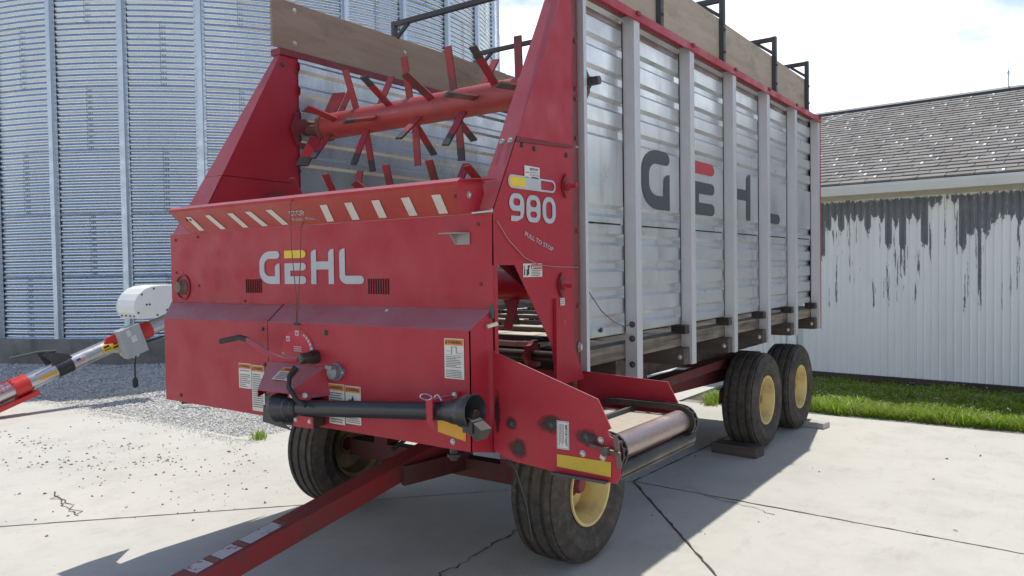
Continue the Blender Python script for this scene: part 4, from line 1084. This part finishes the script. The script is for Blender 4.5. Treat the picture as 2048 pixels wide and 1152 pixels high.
# top rails
mb = MB(); mb.prism([(XR + .012, 3.27, 3.002), (XR + .012, 3.27, 3.05), (XR - .085, 3.27, 3.058), (XR - .085, 3.27, 3.045), (XR + .002, 3.27, 3.038), (XR + .002, 3.27, 3.002)], (0, 4.81, 0)); rail = P('top_rail', mb, RED)
for y_ in POSTY:
    m = MB(); m.box((XR + .013, y_ + .01, 3.03), (XR + .020, y_ + .05, 3.052)); P('rail_clip', m, RED_DK, rail)
mb = MB(); mb.box((XL - .08, 3.27, 3.042), (XL + .02, 8.08, 3.085)); P('top_rail', mb, RED_DK)
# plywood extension boards
bow_y = [4.40, 5.46, 6.69, 7.70]
cuts = [3.22] + bow_y + [8.05]
for i in range(4):
    a, b = cuts[i] + .003, cuts[i + 1] - .003
    tr = [3.395, 3.385, 3.378, 3.372][i]
    m = MB(); m.box((XR - .062, a, 3.06), (XR - .046, b, tr)); P('extension_board', m, PLY, bevel=.003)
m = MB(); m.box((XL - .012, 3.22, 3.088), (XL + .004, 5.83, 3.415)); lb = P('extension_board', m, PLY_D, bevel=.003)
m = MB(); m.box((XL - .012, 5.836, 3.088), (XL + .004, 8.05, 3.41)); P('extension_board', m, PLY_D, bevel=.003)
for y_, z_ in ((3.40, 3.36), (3.40, 3.14), (4.47, 3.31), (4.47, 3.12), (5.6, 3.3), (5.6, 3.13)): bolt(lb, (XL + .004, y_, z_), (1, 0, 0), .014)
# roof bows of square steel tube
for i, y_ in enumerate(bow_y):
    m = MB(); xr, xl = XR - .028, XL - .03; zt = 3.54
    m.box((xr - .017, y_ - .02, 3.06), (xr + .017, y_ + .02, zt)); m.box((xl - .017, y_ - .02, 3.09), (xl + .017, y_ + .02, zt))
    m.box((xl + .0175, y_ - .018, zt - .036), (xr - .0175, y_ + .018, zt - .002))
    m.bar((xr - .01, y_, 3.40), (xr - .15, y_, zt - .035), .024, .022, (0, 1, 0)); m.bar((xl + .01, y_, 3.40), (xl + .15, y_, zt - .035), .024, .022, (0, 1, 0))
    o = P('roof_bow', m, BLACK_ST)
    for z_ in (3.14, 3.30): bolt(o, (xr + .017, y_, z_), (1, 0, 0), .010, kind='d')
# --- beaters
def beater(y_, z_, r, fingers, mat, flen=None):
    m = MB(); m.tube([(XL + .22, y_, z_), (XR - .105, y_, z_)], r, 32); b = P('beater_tube', m, mat, smooth=40)
    m = MB(); m.lathe((XL + .19, y_, z_), (1, 0, 0), [(0, 0), (.001, r * 1.12), (.035, r * 1.12), (.036, r)], 28); m.tube([(XL + .005, y_, z_), (XL + .2, y_, z_)], .032, 12); P('end_collar', m, GRIMY, b, smooth=40)
    m = MB(); m.prism([(XL + .012, y_ + r * 1.75 * math.cos(rad(a)), z_ + r * 1.75 * math.sin(rad(a))) for a in range(0, 360, 45)], (.008, 0, 0)); P('end_plate', m, RED_DK, b)
    for (x_, a, L) in fingers:
        a = rad(a); d = Vector((0, math.cos(a), math.sin(a))); L = flen or L
        p = Vector((x_, y_, z_)) + d * (r - .01); q = Vector((x_, y_, z_)) + d * L
        tv = Vector((0, -math.sin(a), math.cos(a))); upv = Vector((1, 0, 0)) + tv * (-.45 if math.cos(a) < -.85 else -.12 if math.sin(a) > 0 else .12)
        wd = .11 if x_ < -4.05 and L > .25 else .046
        m = MB(); k_ = p.lerp(q, .70); m.bar(p, k_, .012, wd, upv, TIP); m.bar(k_, q, .012, wd, upv, BLACK_ST if (math.sin(a) < 0 and int(x_ * 100) % 3) or (math.cos(a) < -.7 and math.sin(a) > 0 and L > .33) else TIP); P('finger', m, None, b)
    return b
F1 = [(-3.72, 111, .33), (-3.38, 148, .34), (-3.59, 61, .34), (-3.26, 101, .33), (-3.03, 155, .33), (-2.69, 185, .34), (-2.91, 101, .33), (-2.57, 140, .34), (-2.76, 54, .34), (-3.50, 193, .34), (-3.86, 169, .32), (-3.96, 61, .30), (-3.62, 243, .34), (-3.68, 282, .33), (-3.14, 220, .32), (-3.24, 274, .33), (-3.29, 315, .33), (-2.81, 232, .35), (-2.90, 276, .33), (-2.98, 326, .31), (-2.45, 92, .31), (-3.95, 230, .31), (-4.10, 238, .32), (-4.08, 60, .30), (-2.35, 185, .33)]
F2 = [(-3.64, 121, .19), (-3.31, 154, .19), (-3.49, 75, .19), (-3.17, 107, .19), (-2.82, 113, .19), (-2.49, 146, .19), (-2.70, 57, .19), (-3.96, 119, .19), (-3.8, 200, .19), (-3.0, 230, .19), (-2.6, 200, .19), (-3.45, 260, .19), (-4.05, 200, .19)]
beater(3.49, 2.565, .085, F1, BEATER)
beater(3.22, 2.02, .062, F2, BEATER)
beater(3.17, 1.51, .075, [(x_, a, .24) for x_, a in ((-4.0, 30), (-3.7, 120), (-3.4, 210), (-3.1, 300), (-2.8, 50), (-2.5, 140), (-2.25, 245), (-2.35, 300), (-2.2, 150))], RED)
# --- floor, apron slats and chains
for k in range(14):
    x_ = XL + .02 + k * .139
    m = MB(); m.box((x_, 3.40, 1.170), (x_ + .135, 8.05, 1.195 + .002 * (k % 2))); P('floor_plank', m, FLOORW)
for k in range(9):
    y_ = 3.46 + .5 * k
    m = MB(); m.box((XL + .12, y_, 1.198), (XR - .22, y_ + .045, 1.225)); P('apron_slat', m, BLACK_ST)
for x_ in (-4.05, -3.2, -2.30):
    m = MB()
    for k in range(70):
        y_ = 3.36 + k * .066
        m.box((x_ - .014, y_, 1.199), (x_ + .014, y_ + .046, 1.212)); m.box((x_ - .02, y_ + .05, 1.200), (x_ + .02, y_ + .058, 1.222))
    P('apron_chain', m, GREASE_SHADE)
m = MB(); m.tube([(XL + .05, 3.36, 1.13), (XR - .15, 3.36, 1.13)], .03, 12)
sh = P('apron_shaft', m, GREASE_SHADE, smooth=40)
for x_ in (-4.05, -3.2, -2.30):
    m = MB(); pr = []
    for k in range(24):
        r = .082 if k % 3 == 0 else .068; a = k * 2 * math.pi / 24; pr.append((x_ - .012, 3.36 + r * math.cos(a), 1.13 + r * math.sin(a)))
    m.prism(pr, (.024, 0, 0)); P('sprocket', m, RED_DK, sh)
mb = MB(); mb.box((XL + .01, 2.70, .80), (XR - .12, 2.73, 1.40)); P('conveyor_trough_front', mb, RED_DK)
mb = MB(); mb.box((XL + .01, 3.36, .82), (XR - .06, 3.40, 1.06)); P('conveyor_trough_rear', mb, RED_DK)
# --- under-body timber
mb = MB(); mb.box((-2.17, 3.43, 1.062), (-2.082, 8.05, 1.148)); P('side_sill', mb, WOOD)
mb = MB(); mb.box((-4.17, 3.43, 1.062), (-4.08, 8.05, 1.148)); P('side_sill', mb, WOOD)
for i, y_ in enumerate(POSTY):
    m = MB(); m.box((XL - .03, y_ - .10, .948), (XS + (.06 if i else -.01), y_ - .004, 1.058)); o = P('cross_bearer', m, TIMBER, bevel=.004)
    if i:
        bolt(o, (XS + .03, y_ - .10, 1.0), (0, -1, 0), .014)
        m = MB(); m.box((XS - .04, y_ - .075, 1.150), (XS + .058, y_ - .004, 1.206)); P('stake_pocket', m, GREASE_SHADE)
m = MB(); m.box((XS + .004, 3.46, 1.09), (XS + .02, 3.52, 1.16)); P('stake_pocket', m, GREASE_SHADE)
for x_ in (-3.62, -2.60):
    m = MB(); m.box((x_ - .05, 3.42, .775), (x_ + .05, 8.0, .946)); P('main_beam', m, TIMBER)
mb = MB(); mb.box((XL + .05, 3.42, 1.149), (XR - .085, 8.04, 1.166)); P('underfloor', mb, GREASE_SHADE)  # blackened to paint in the shade of the gap below the side sheets
# --- running gear
def wheel(x, y, z, side, R=.41, yaw=0, name='wheel'):
    """side +1: outer face towards +X"""
    root = bpy.data.objects.new(name, None); COL.objects.link(root); root.parent = W; root['_o'] = (0, 0, 0)
    root.location = Vector((x, y, z)) - Vector(WO); root.rotation_euler = (0, 0, yaw)
    s = side; w = .148
    pr = [(-.105 * s, .205), (-.125 * s, .225), (-.139 * s, .252), (-.144 * s, .256), (-.144 * s, .262), (-.141 * s, .266), (-w * s, .285), (-.151 * s, .318), (-.155 * s, .322), (-.155 * s, .330), (-.150 * s, .335), (-.138 * s, .378), (-.122 * s, .396)]
    g_ = .013
    for c0, c1 in ((-.118, -.085), (-.066, -.012), (.006, .060), (.079, .112)):
        for (q, dr) in ((c0, -g_), (c0 + .004, .0), (c1 - .004, .0), (c1, -g_)):
            crown = R - .35 * q * q
            pr.append((q * s, crown + dr))
    pr += [(.122 * s, .396), (.138 * s, .378), (.150 * s, .335), (.155 * s, .330), (.155 * s, .322), (.151 * s, .318), (w * s, .285), (.141 * s, .266), (.144 * s, .262), (.144 * s, .256), (.139 * s, .252), (.125 * s, .225), (.105 * s, .205)]
    m = MB(); m.lathe((0, 0, 0), (1, 0, 0), pr, 56); ty = m.build('tyre', TYRE, root, smooth=50, off=(0, 0, 0))
    m = MB()
    m.lathe((0, 0, 0), (1, 0, 0), [(.122 * s, .213), (.130 * s, .210), (.128 * s, .196), (.10 * s, .184), (.085 * s, .182), (.06 * s, .168), (-.02 * s, .165), (-.05 * s, .178), (-.11 * s, .186), (-.128 * s, .21)], 48)
    m.lathe((0, 0, 0), (1, 0, 0), [(-.02 * s, .166), (-.03 * s, .150), (-.022 * s, .120), (-.020 * s, .085), (-.020 * s, .045)], 40)
    rm = m.build('rim', YEL_RIM if s > 0 else YEL_SHADE, root, smooth=40, off=(0, 0, 0))
    for k in range(8):
        a = k * math.pi / 4 + .2; m = MB(); m.lathe((-.0205 * s, .100 * math.cos(a), .100 * math.sin(a)), (s, 0, 0), [(.0, .012), (.002, .012), (.0021, 0)], 12); m.build('bolt_hole', SHADOWGAP, rm, off=(0, 0, 0))
    m = MB(); m.lathe((0, 0, 0), (1, 0, 0), [(-.03 * s, .070), (-.008 * s, .072), (-.004 * s, .050), (.055 * s, .046), (.07 * s, .036), (.072 * s, 0)], 20)
    for k in range(5):
        a = k * 2 * math.pi / 5; m.lathe((-.012 * s, .062 * math.cos(a), .062 * math.sin(a)), (s, 0, 0), [(0, .014), (.02, .012), (.021, 0)], 6)
    m.build('hub', RED_DK, root, smooth=40, off=(0, 0, 0))
    return root
wheel(-2.215, 3.60, .402, 1); wheel(-4.04, 3.60, .402, -1)
wheel(-2.225, 6.66, .42 - .0, 1); wheel(-2.215, 7.66, .404, 1); wheel(-4.04, 6.66, .42, -1); wheel(-4.04, 7.66, .404, -1)
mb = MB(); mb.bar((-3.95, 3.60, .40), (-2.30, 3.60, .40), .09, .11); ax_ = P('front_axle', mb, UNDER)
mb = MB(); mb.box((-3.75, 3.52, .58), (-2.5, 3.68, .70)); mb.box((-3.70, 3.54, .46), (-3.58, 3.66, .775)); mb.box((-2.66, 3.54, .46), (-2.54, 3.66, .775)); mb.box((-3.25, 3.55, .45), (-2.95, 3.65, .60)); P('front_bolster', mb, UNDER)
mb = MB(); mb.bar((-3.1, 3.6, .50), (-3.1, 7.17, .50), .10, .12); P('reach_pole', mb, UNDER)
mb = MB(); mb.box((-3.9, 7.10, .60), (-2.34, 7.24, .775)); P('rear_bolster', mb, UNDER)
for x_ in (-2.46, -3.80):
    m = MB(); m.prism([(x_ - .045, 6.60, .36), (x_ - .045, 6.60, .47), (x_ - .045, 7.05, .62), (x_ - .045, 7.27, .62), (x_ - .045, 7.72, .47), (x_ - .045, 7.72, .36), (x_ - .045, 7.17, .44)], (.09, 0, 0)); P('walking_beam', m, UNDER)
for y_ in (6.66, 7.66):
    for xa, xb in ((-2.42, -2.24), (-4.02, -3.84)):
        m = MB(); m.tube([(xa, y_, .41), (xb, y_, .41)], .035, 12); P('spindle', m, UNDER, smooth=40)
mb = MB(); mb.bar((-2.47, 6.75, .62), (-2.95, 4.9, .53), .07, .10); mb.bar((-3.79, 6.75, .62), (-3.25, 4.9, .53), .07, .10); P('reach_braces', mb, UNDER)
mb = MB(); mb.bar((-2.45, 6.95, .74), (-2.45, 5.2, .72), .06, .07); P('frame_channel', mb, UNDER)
# --- tongue
mb = MB(); T0, T1 = Vector((-3.10, 3.55, .527)), Vector((-3.10, 1.45, .165))
mb.bar(T0, T1, .135, .105); tongue = P('tongue', mb, paint('tongue_paint', (.26, .016, .020), (.19, .022, .022), .5, dirt_lo=.5, dirt_hi=.75), bevel=.006)
tu = (T1 - T0).normalized(); tf = Frame(T0 + Vector((0, 0, 0)), (1, 0, 0), -tu); 
up_n = Vector((1, 0, 0)).cross(-tu)
def tq(s0, s1, w0, w1, mat, nm, d=.0545):
    m = MB(); vs = [T0 + tu * s_ + Vector((w_, 0, 0)) + up_n * d for s_, w_ in ((s0, w0), (s0, w1), (s1, w1), (s1, w0))]
    m.add(vs, [(3, 2, 1, 0)] if up_n.z > 0 else [(0, 1, 2, 3)]); P(nm, m, mat, tongue)
for s0, s1 in ((1.235, 1.425), (1.465, 1.575), (1.615, 1.705)): tq(s0, s1, -.055, .038, D_WORN, 'worn_label', .0545)
for s0, s1 in ((1.205, 1.23), (1.43, 1.46), (1.58, 1.61)): tq(s0, s1, -.055, .040, D_FADE, 'worn_label', .0545)
mb = MB(); mb.prism([T1 + Vector((-.09, .30, .12)), T1 + Vector((-.09, .10, .02)), T1 + Vector((-.09, -.35, -.08)), T1 + Vector((-.09, -.35, -.02)), T1 + Vector((-.09, .10, .13))], (.02, 0, 0)); mb.prism([T1 + Vector((.07, .30, .12)), T1 + Vector((.07, .10, .02)), T1 + Vector((.07, -.35, -.08)), T1 + Vector((.07, -.35, -.02)), T1 + Vector((.07, .10, .13))], (.02, 0, 0))
P('hitch_clevis', mb, RED, tongue)
mb = MB(); mb.bar((-3.26, 3.58, .44), (-3.185, 3.10, .44), .03, .11); mb.bar((-2.94, 3.58, .44), (-3.015, 3.10, .44), .03, .11); P('tongue_bracket', mb, UNDER)
mb = MB(); mb.tube([(-3.02, 3.02, .60), (-3.0, 3.15, .66), (-2.95, 3.4, .68)], .012, 8); P('hydraulic_hose', mb, RUBBER)
mb = MB(); mb.box((-2.42, 2.72, .755), (-2.20, 2.76, .80)); mb.tube([(-2.33, 2.74, .77), (-2.33, 2.74, .70)], .020, 8); mb.tube([(-2.33, 2.74, .73), (-2.33, 2.74, .715)], .032, 8); P('conveyor_drive_bracket', mb, GREASE_SHADE)
# --- discharge conveyor
YC, YB_ = 2.60, 3.40
mb = MB()
mb.prism([(x_, YC, z_) for x_, z_ in ((-1.985, 1.245), (-1.475, 1.084), (-1.418, .975), (-1.435, .965), (-1.425, .945), (-1.384, .925), (-1.380, .790), (-1.400, .763), (-1.67, .770), (-1.884, .785), (-1.985, .815))], (0, .006, 0))
cf = P('discharge_plate_front', mb, RED)
mb = MB(); mb.prism([(x_, YB_, z_) for x_, z_ in ((-2.05, 1.065), (-1.545, 1.042), (-1.465, .893), (-1.50, .80), (-2.05, .80))], (0, .006, 0)); P('discharge_plate_rear', mb, RED)
mb = MB(); mb.prism([(-4.2, 2.64, .868), (-1.46, 2.64, .900), (-1.46, 2.64, .885), (-4.2, 2.64, .853)], (0, .72, 0)); belt = P('conveyor_belt', mb, BELT)
m = MB(); m.tube([(-1.455, 2.63, .875), (-1.455, 3.38, .875)], .052, 24); P('end_roller', m, CHROME, smooth=40)
m = MB(); m.tube([(-1.425, 2.64, .795), (-1.425, 3.38, .795)], .030, 14); m.box((-1.46, 2.64, .765), (-1.40, 3.37, .775)); P('return_slat', m, GREASE_SHADE, smooth=40)
m = MB(); m.box((-1.98, 2.64, .775), (-1.52, 3.38, .79)); m.box((-1.47, 3.36, .765), (-1.415, 3.395, .82)); P('conveyor_frame', m, RED_DK)
m = MB(); m.box((-2.0, 2.64, .905), (-1.97, 3.38, .925)); m.box((-1.72, 2.64, .901), (-1.70, 3.38, .918)); P('belt_slat', m, BLACK_ST, belt)
for y_ in (2.645, 3.345):
    m = MB(); R_ = .062; c0 = Vector((-1.455, y_, .872)); path = [(-1.85, .938 - .004), (-1.78, .938), (-1.70, .938), (-1.62, .938), (-1.54, .938)]
    for a in range(90, -100, -26): path.append((-1.455 + R_ * math.cos(rad(a)), .872 + R_ * math.sin(rad(a))))
    path += [(-1.54, .802), (-1.62, .800)]
    for (xa, za), (xb, zb) in zip(path[:-1], path[1:]):
        m.bar((xa, y_ - .012, za), (xb, y_ - .012, zb), .010, .028, (0, 0, 1)); m.bar((xa, y_ + .02, za), (xb, y_ + .02, zb), .010, .028, (0, 0, 1)); m.tube([(xa, y_ - .018, za), (xa, y_ + .026, za)], .011, 8)
    P('conveyor_chain', m, GREASE_SHADE)
# grease patches, slots and trim on the front plate
fcn = FRONT(YC)
def patch(u, v, a, b, seed, rot=0):
    r = random.Random(seed); pts = []
    for k in range(18):
        t_ = k * 2 * math.pi / 18; q = r.uniform(.75, 1.2); x_, y_ = a * q * math.cos(t_), b * q * math.sin(t_)
        pts.append((u + x_ * math.cos(rot) - y_ * math.sin(rot), v + x_ * math.sin(rot) + y_ * math.cos(rot)))
    m = MB(); decal(m, fcn, [[(u + 1.7 * (x_ - u), v + 1.7 * (z_ - v)) for x_, z_ in pts]], .0025, None); return P('grease_stain', m, STAIN, cf)
patch(-1.690, .962, .050, .028, 1, -.15); patch(-1.525, .930, .046, .022, 2, -.25); patch(-1.890, .945, .020, .022, 3); patch(-1.855, .838, .035, .032, 5); patch(-1.965, .985, .012, .07, 8)
for u, v in ((-1.690, .962), (-1.525, .930), (-1.890, .945)): bolt(cf, (u, YC, v), (0, -1, 0), .012, kind='d')
for u, v in ((-1.463, .925), (-1.455, .858), (-1.545, .862)): bolt(cf, (u, YC, v), (0, -1, 0), .010)
m = MB(); m.add([fcn.p(-1.665, .795, .003), fcn.p(-1.420, .787, .003), fcn.p(-1.418, .845, .003), fcn.p(-1.665, .845, .003)], [(0, 1, 2, 3)]); P('yellow_reflector', m, D_DULLY, cf)
m = MB(); m.box((-1.68, YC - .03, .764), (-1.43, YC - .001, .770)); m.prism([(-1.68, YC - .03, .770), (-1.43, YC - .03, .770), (-1.43, YC - .03, .775), (-1.68, YC - .03, .775)], (0, .004, 0)); P('slide_rail', m, BLACK_ST, cf)
m = MB(); m.tube([(-1.50, YC - .018, .905), (-1.43, YC - .018, .893)], .008, 8); m.lathe((-1.425, YC - .03, .892), (1, 0, 0), [(-.012, .020), (.012, .020), (.013, 0)], 6); m.tube([(-1.425, YC - .018, .892), (-1.37, YC - .018, .885)], .009, 8); m.bar((-1.395, YC - .012, .955), (-1.375, YC - .012, .83), .018, .008, (0, 1, 0)); P('tension_bolt', m, flat('rusty_steel', (.16, .12, .095), .55, .6), cf, smooth=35)
m = MB(); u0, u1, v0, v1 = -1.664, -1.606, .868, .982
quad(m, fcn, u0, v0, u1, v1, .003, D_WHITE)
for a, b, c_, d_ in ((u0 + .003, v0 + .003, u1 - .003, v0 + .0042), (u0 + .003, v1 - .0042, u1 - .003, v1 - .003), (u0 + .003, v0 + .003, u0 + .0042, v1 - .003), (u1 - .0042, v0 + .003, u1 - .003, v1 - .003)): quad(m, fcn, a, b, c_, d_, .0042, D_BLACK)
text(m, fcn, 'IMPORTANT', u0 + .040, v1 - .014, .010, .0044, D_BLACK, .086, rot=rad(-90), offset=.02)
for k in range(4): quad(m, fcn, u0 + .011 + k * .0068, v0 + .012 + .012 * (k % 2), u0 + .0135 + k * .0068, v1 - .012, .0042, D_PRINT)
P('important_label', m, None, cf)
# oily chain hanging beside the front tyre
m = MB(); m.tube([(-1.97, 2.66, .79), (-1.95, 2.70, .72), (-1.955, 2.74, .64), (-1.962, 2.80, .52), (-1.965, 2.84, .36)], .006, 6); m.tube([(-2.0, 2.66, .80), (-1.96, 2.69, .73)], .007, 6); P('hanging_chain', m, GREASE_SHADE)
# latch toggles beside the opening
m = MB(); m.box((XR + .001, YF - .02, 1.385), (XR + .012, YF - .002, 1.445), BLACK_ST); m.tube([(XR + .01, YF - .050, 1.352), (XR + .03, YF - .005, 1.362)], .009, 8, CREAM); P('hood_latch', m, None, door)

# ------------------------------------------------------------------ blocks at the rear wheels
def rbox(name, c, dims, rotz, mat, label, cat, bev=.006):
    m = MB(); a, b, h_ = dims; m.box((-a / 2, -b / 2, 0), (a / 2, b / 2, h_))
    o = m.build(name, mat, off=(0, 0, 0), bevel=bev); o.location = c; o.rotation_euler = (0, 0, rotz)
    return tag(o, label, cat)
rbox('wheel_chock', (-2.245, 6.325, .001), (.40, .17, .085), rad(-6), TIMBER, 'dark timber block wedged against the nearer rear wheel', 'wood block')
rbox('wood_plank', (-2.04, 7.79, .001), (.34, .15, .055), rad(-10), PALEW, 'pale short plank on the concrete beside the rearmost wheel', 'plank')

# ------------------------------------------------------------------ grain auger at left
AX = -9.70
aug = empty('grain_auger', (AX, 4.4, 0), 'galvanised grain auger tube with white hood and red bands left of the wagon', 'auger')
A0 = Vector((AX, 3.0, .055)); A1 = Vector((AX, 5.62, .98)); ad_ = (A1 - A0).normalized()
def at(t_): return A0 + ad_ * t_
def ty(y_): return (y_ - A0.y) / ad_.y
un = Vector((0, -ad_.z, ad_.y)); sx_ = Vector((1, 0, 0))
m = MB(); m.tube([at(.12), at((A1 - A0).length)], .095, 28); tube = m.build('auger_tube', TUBE_M, aug, smooth=40)
def band(y0, y1, r, mat, nm):
    m = MB(); m.tube([at(ty(y0)), at(ty(y1))], r, 28); return m.build(nm, mat, aug, smooth=40)
b1 = band(3.70, 3.86, .112, RED_AUG, 'red_collar'); b2 = band(3.30, 3.44, .112, RED_AUG, 'red_collar'); b3 = band(5.10, 5.32, .112, RED_AUG, 'red_collar')
band(4.16, 4.34, .099, PLASTIC, 'mount_band')
m = MB()
for k in range(7):
    a = rad(20 + k * 25); off = (sx_ * math.cos(a) + un * math.sin(a)) * .118; m.tube([at(ty(3.10)) + off, at(ty(3.72)) + off], .004, 6)
for y_ in (3.2, 3.5, 3.58, 3.66):
    m.tube([at(ty(y_)) + (sx_ * math.cos(rad(a)) + un * math.sin(rad(a))) * .118 for a in range(15, 176, 20)], .004, 6)
m.build('guard_cage', RED_AUG, aug)
m = MB(); p0, p1 = at(ty(3.0)), at(ty(3.90)); m.prism([p0 - un * .11 + sx_ * .11, p1 - un * .11 + sx_ * .11, p1 - un * .16 + sx_ * .11, p0 - un * .16 + sx_ * .11], (-.22, 0, 0)); m.build('red_skid', RED_AUG, aug)
# white discharge hood (half-round box)
fz = Frame((AX, 0, 0), (0, 1, 0), (0, 0, 1)); pts = []
cy, cz = 5.32, 1.17
for a in range(100, 221, 12): pts.append((cy + .34 * math.cos(rad(a)), cz + .26 * math.sin(rad(a)) + .06))
pts = [(5.05 + .02, 1.02), (5.02, 1.10), (5.01, 1.18), (5.03, 1.26), (5.08, 1.335), (5.16, 1.40), (5.26, 1.435), (5.40, 1.445), (5.72, 1.44), (5.74, 1.22), (5.55, 1.12), (5.31, 1.02)]
m = MB(); m.prism([(AX - .22, y_, z_) for y_, z_ in pts], (.44, 0, 0)); hd = m.build('discharge_hood', WHITE_P, aug, bevel=.012)
for y_, z_ in ((5.12, 1.33), (5.28, 1.40), (5.07, 1.10), (5.18, 1.20), (5.22, 1.20), (5.32, 1.06), (5.45, 1.12)): bolt(hd, (AX + .22, y_, z_), (1, 0, 0), .010, kind='d')
for k in range(4): bolt(hd, (AX + .18 - .10 * k, 5.035, 1.06), (0, -1, 0), .010, kind='d')
# control box
fb = Frame(at(ty(4.98)) + sx_ * .13 - un * .015, ad_, un)
m = MB(); c0 = fb.o; m.prism([c0 + ad_ * a + un * b for a, b in ((-.14, -.17), (.14, -.17), (.14, .20), (-.14, .20))], sx_ * .13); cb = m.build('control_box', GREYBOX, aug, bevel=.006)
fb2 = Frame(c0 + sx_ * .13, ad_, un)
m = MB(); quad(m, fb2, -.05, .09, .0, .17, .002, D_WHITE); quad(m, fb2, -.02, .0, .05, .08, .002, D_WHITE); m.build('label', None, cb)
m = MB(); m.prism([c0 + ad_ * a + un * b for a, b in ((-.30, .10), (-.14, .05), (-.14, .17), (-.26, .16))], sx_ * .03); m.build('red_bracket', RED_AUG, aug)
# labels on the tube (slightly curved patches)
def tube_patch(y0, y1, a0, a1, r, mat, nm, par=None):
    m = MB(); n_ = 8; vs = []
    for i in range(2):
        for k in range(n_ + 1):
            a = rad(a0 + (a1 - a0) * k / n_); vs.append(at(ty((y0, y1)[i])) + (sx_ * math.cos(a) + un * math.sin(a)) * r)
    m.add(vs, [(k, k + n_ + 1, k + n_ + 2, k + 1) for k in range(n_)]); return m.build(nm, mat, tube)
tube_patch(4.68, 4.90, -22, 38, .0975, D_YELLOW, 'warning_label'); tube_patch(4.70, 4.78, -5, 2, .0985, D_BLACK, 'label_print'); tube_patch(4.82, 4.88, 10, 25, .0985, D_BLACK, 'label_print'); tube_patch(4.70, 4.77, 12, 28, .0985, D_BLACK, 'label_print'); tube_patch(4.80, 4.88, -15, -3, .0985, D_BLACK, 'label_print')
tube_patch(4.37, 4.48, -10, 30, .0975, D_WHITE, 'flag_label'); tube_patch(4.375, 4.425, 8, 26, .0985, D_BLUE, 'flag_print')
for k in range(4): tube_patch(4.43 if k > 1 else 4.375, 4.475, -7 + k * 8.5, -3 + k * 8.5, .0985, D_RED, 'flag_print')
tube_patch(3.96, 4.15, -10, 14, .0975, D_AMBER, 'amber_label')

# black winch bracket on top, cord and plug, motor mount
m = MB(); c1 = at(ty(4.24)); m.prism([c1 + sx_ * .05 + v for v in (ad_ * .13 + un * .07, ad_ * .10 + un * .13, ad_ * -.10 + un * .25, ad_ * -.16 + un * .24, ad_ * -.10 + un * .12, ad_ * -.12 + un * .07)], (.012, 0, 0)); m.prism([c1 - sx_ * .10 + v for v in (ad_ * .13 + un * .07, ad_ * .10 + un * .13, ad_ * -.10 + un * .25, ad_ * -.16 + un * .24, ad_ * -.12 + un * .07)], (.012, 0, 0))
m.tube([c1 + ad_ * .02 + un * .20 - sx_ * .04, c1 + ad_ * -.16 + un * .27 - sx_ * .04, c1 + ad_ * -.46 + un * .33 - sx_ * .04], .016, 8); m.build('winch_bracket', BLACK_ST, aug)
m = MB(); m.box((AX - .06, 4.16, .78), (AX + .04, 4.36, .79)); 
m = MB(); pc = fb.o - un * .17 + sx_ * .06; m.tube([pc, pc + Vector((0, -.02, -.15)), pc + Vector((0, -.02, -.30))], .010, 8); m.tube([pc + Vector((0, -.02, -.29)), pc + Vector((0, -.02, -.33)), pc + Vector((0, -.02, -.40)), pc + Vector((0, -.02, -.42))], [.014, .036, .034, .014], 12); m.build('power_plug', RUBBER, aug, smooth=40)
m = MB(); m.lathe((AX + .0, 5.06, .60), (1, 0, 0), [(-.12, .075), (.12, .075), (.121, 0)], 24); m.prism([(AX + .02, 4.80, .62), (AX + .02, 4.86, .70), (AX + .02, 5.05, .68), (AX + .02, 5.0, .58)], (.05, 0, 0)); m.build('motor_mount', CREAM, aug, smooth=35)
m = MB(); m.tube([at(ty(5.2)) - un * .12 + sx_ * .1, Vector((AX + .1, 5.5, .78)), Vector((AX + .05, 5.62, .95)), Vector((AX, 5.68, 1.1))], .012, 8); m.build('conduit', RUBBER, aug, smooth=40)
m = MB(); m.tube([(AX - .05, 5.60, .93), (AX - .05, 6.15, .0)], .03, 10); m.build('support_leg', TUBE_M, aug)
for p_, q_ in (((-8.6, 5.10, .0), (-8.3, 5.32, .0)),):
    m = MB(); m.tube([Vector(p_) + Vector((0, 0, .04)), Vector(q_) + Vector((0, 0, .06))], .018, 8); tag(m.build('black_rod', RUBBER), 'short black rod lying on the gravel beside the wagon hood', 'rod')

for o in bpy.data.objects:
    if '_o' in o: del o['_o']
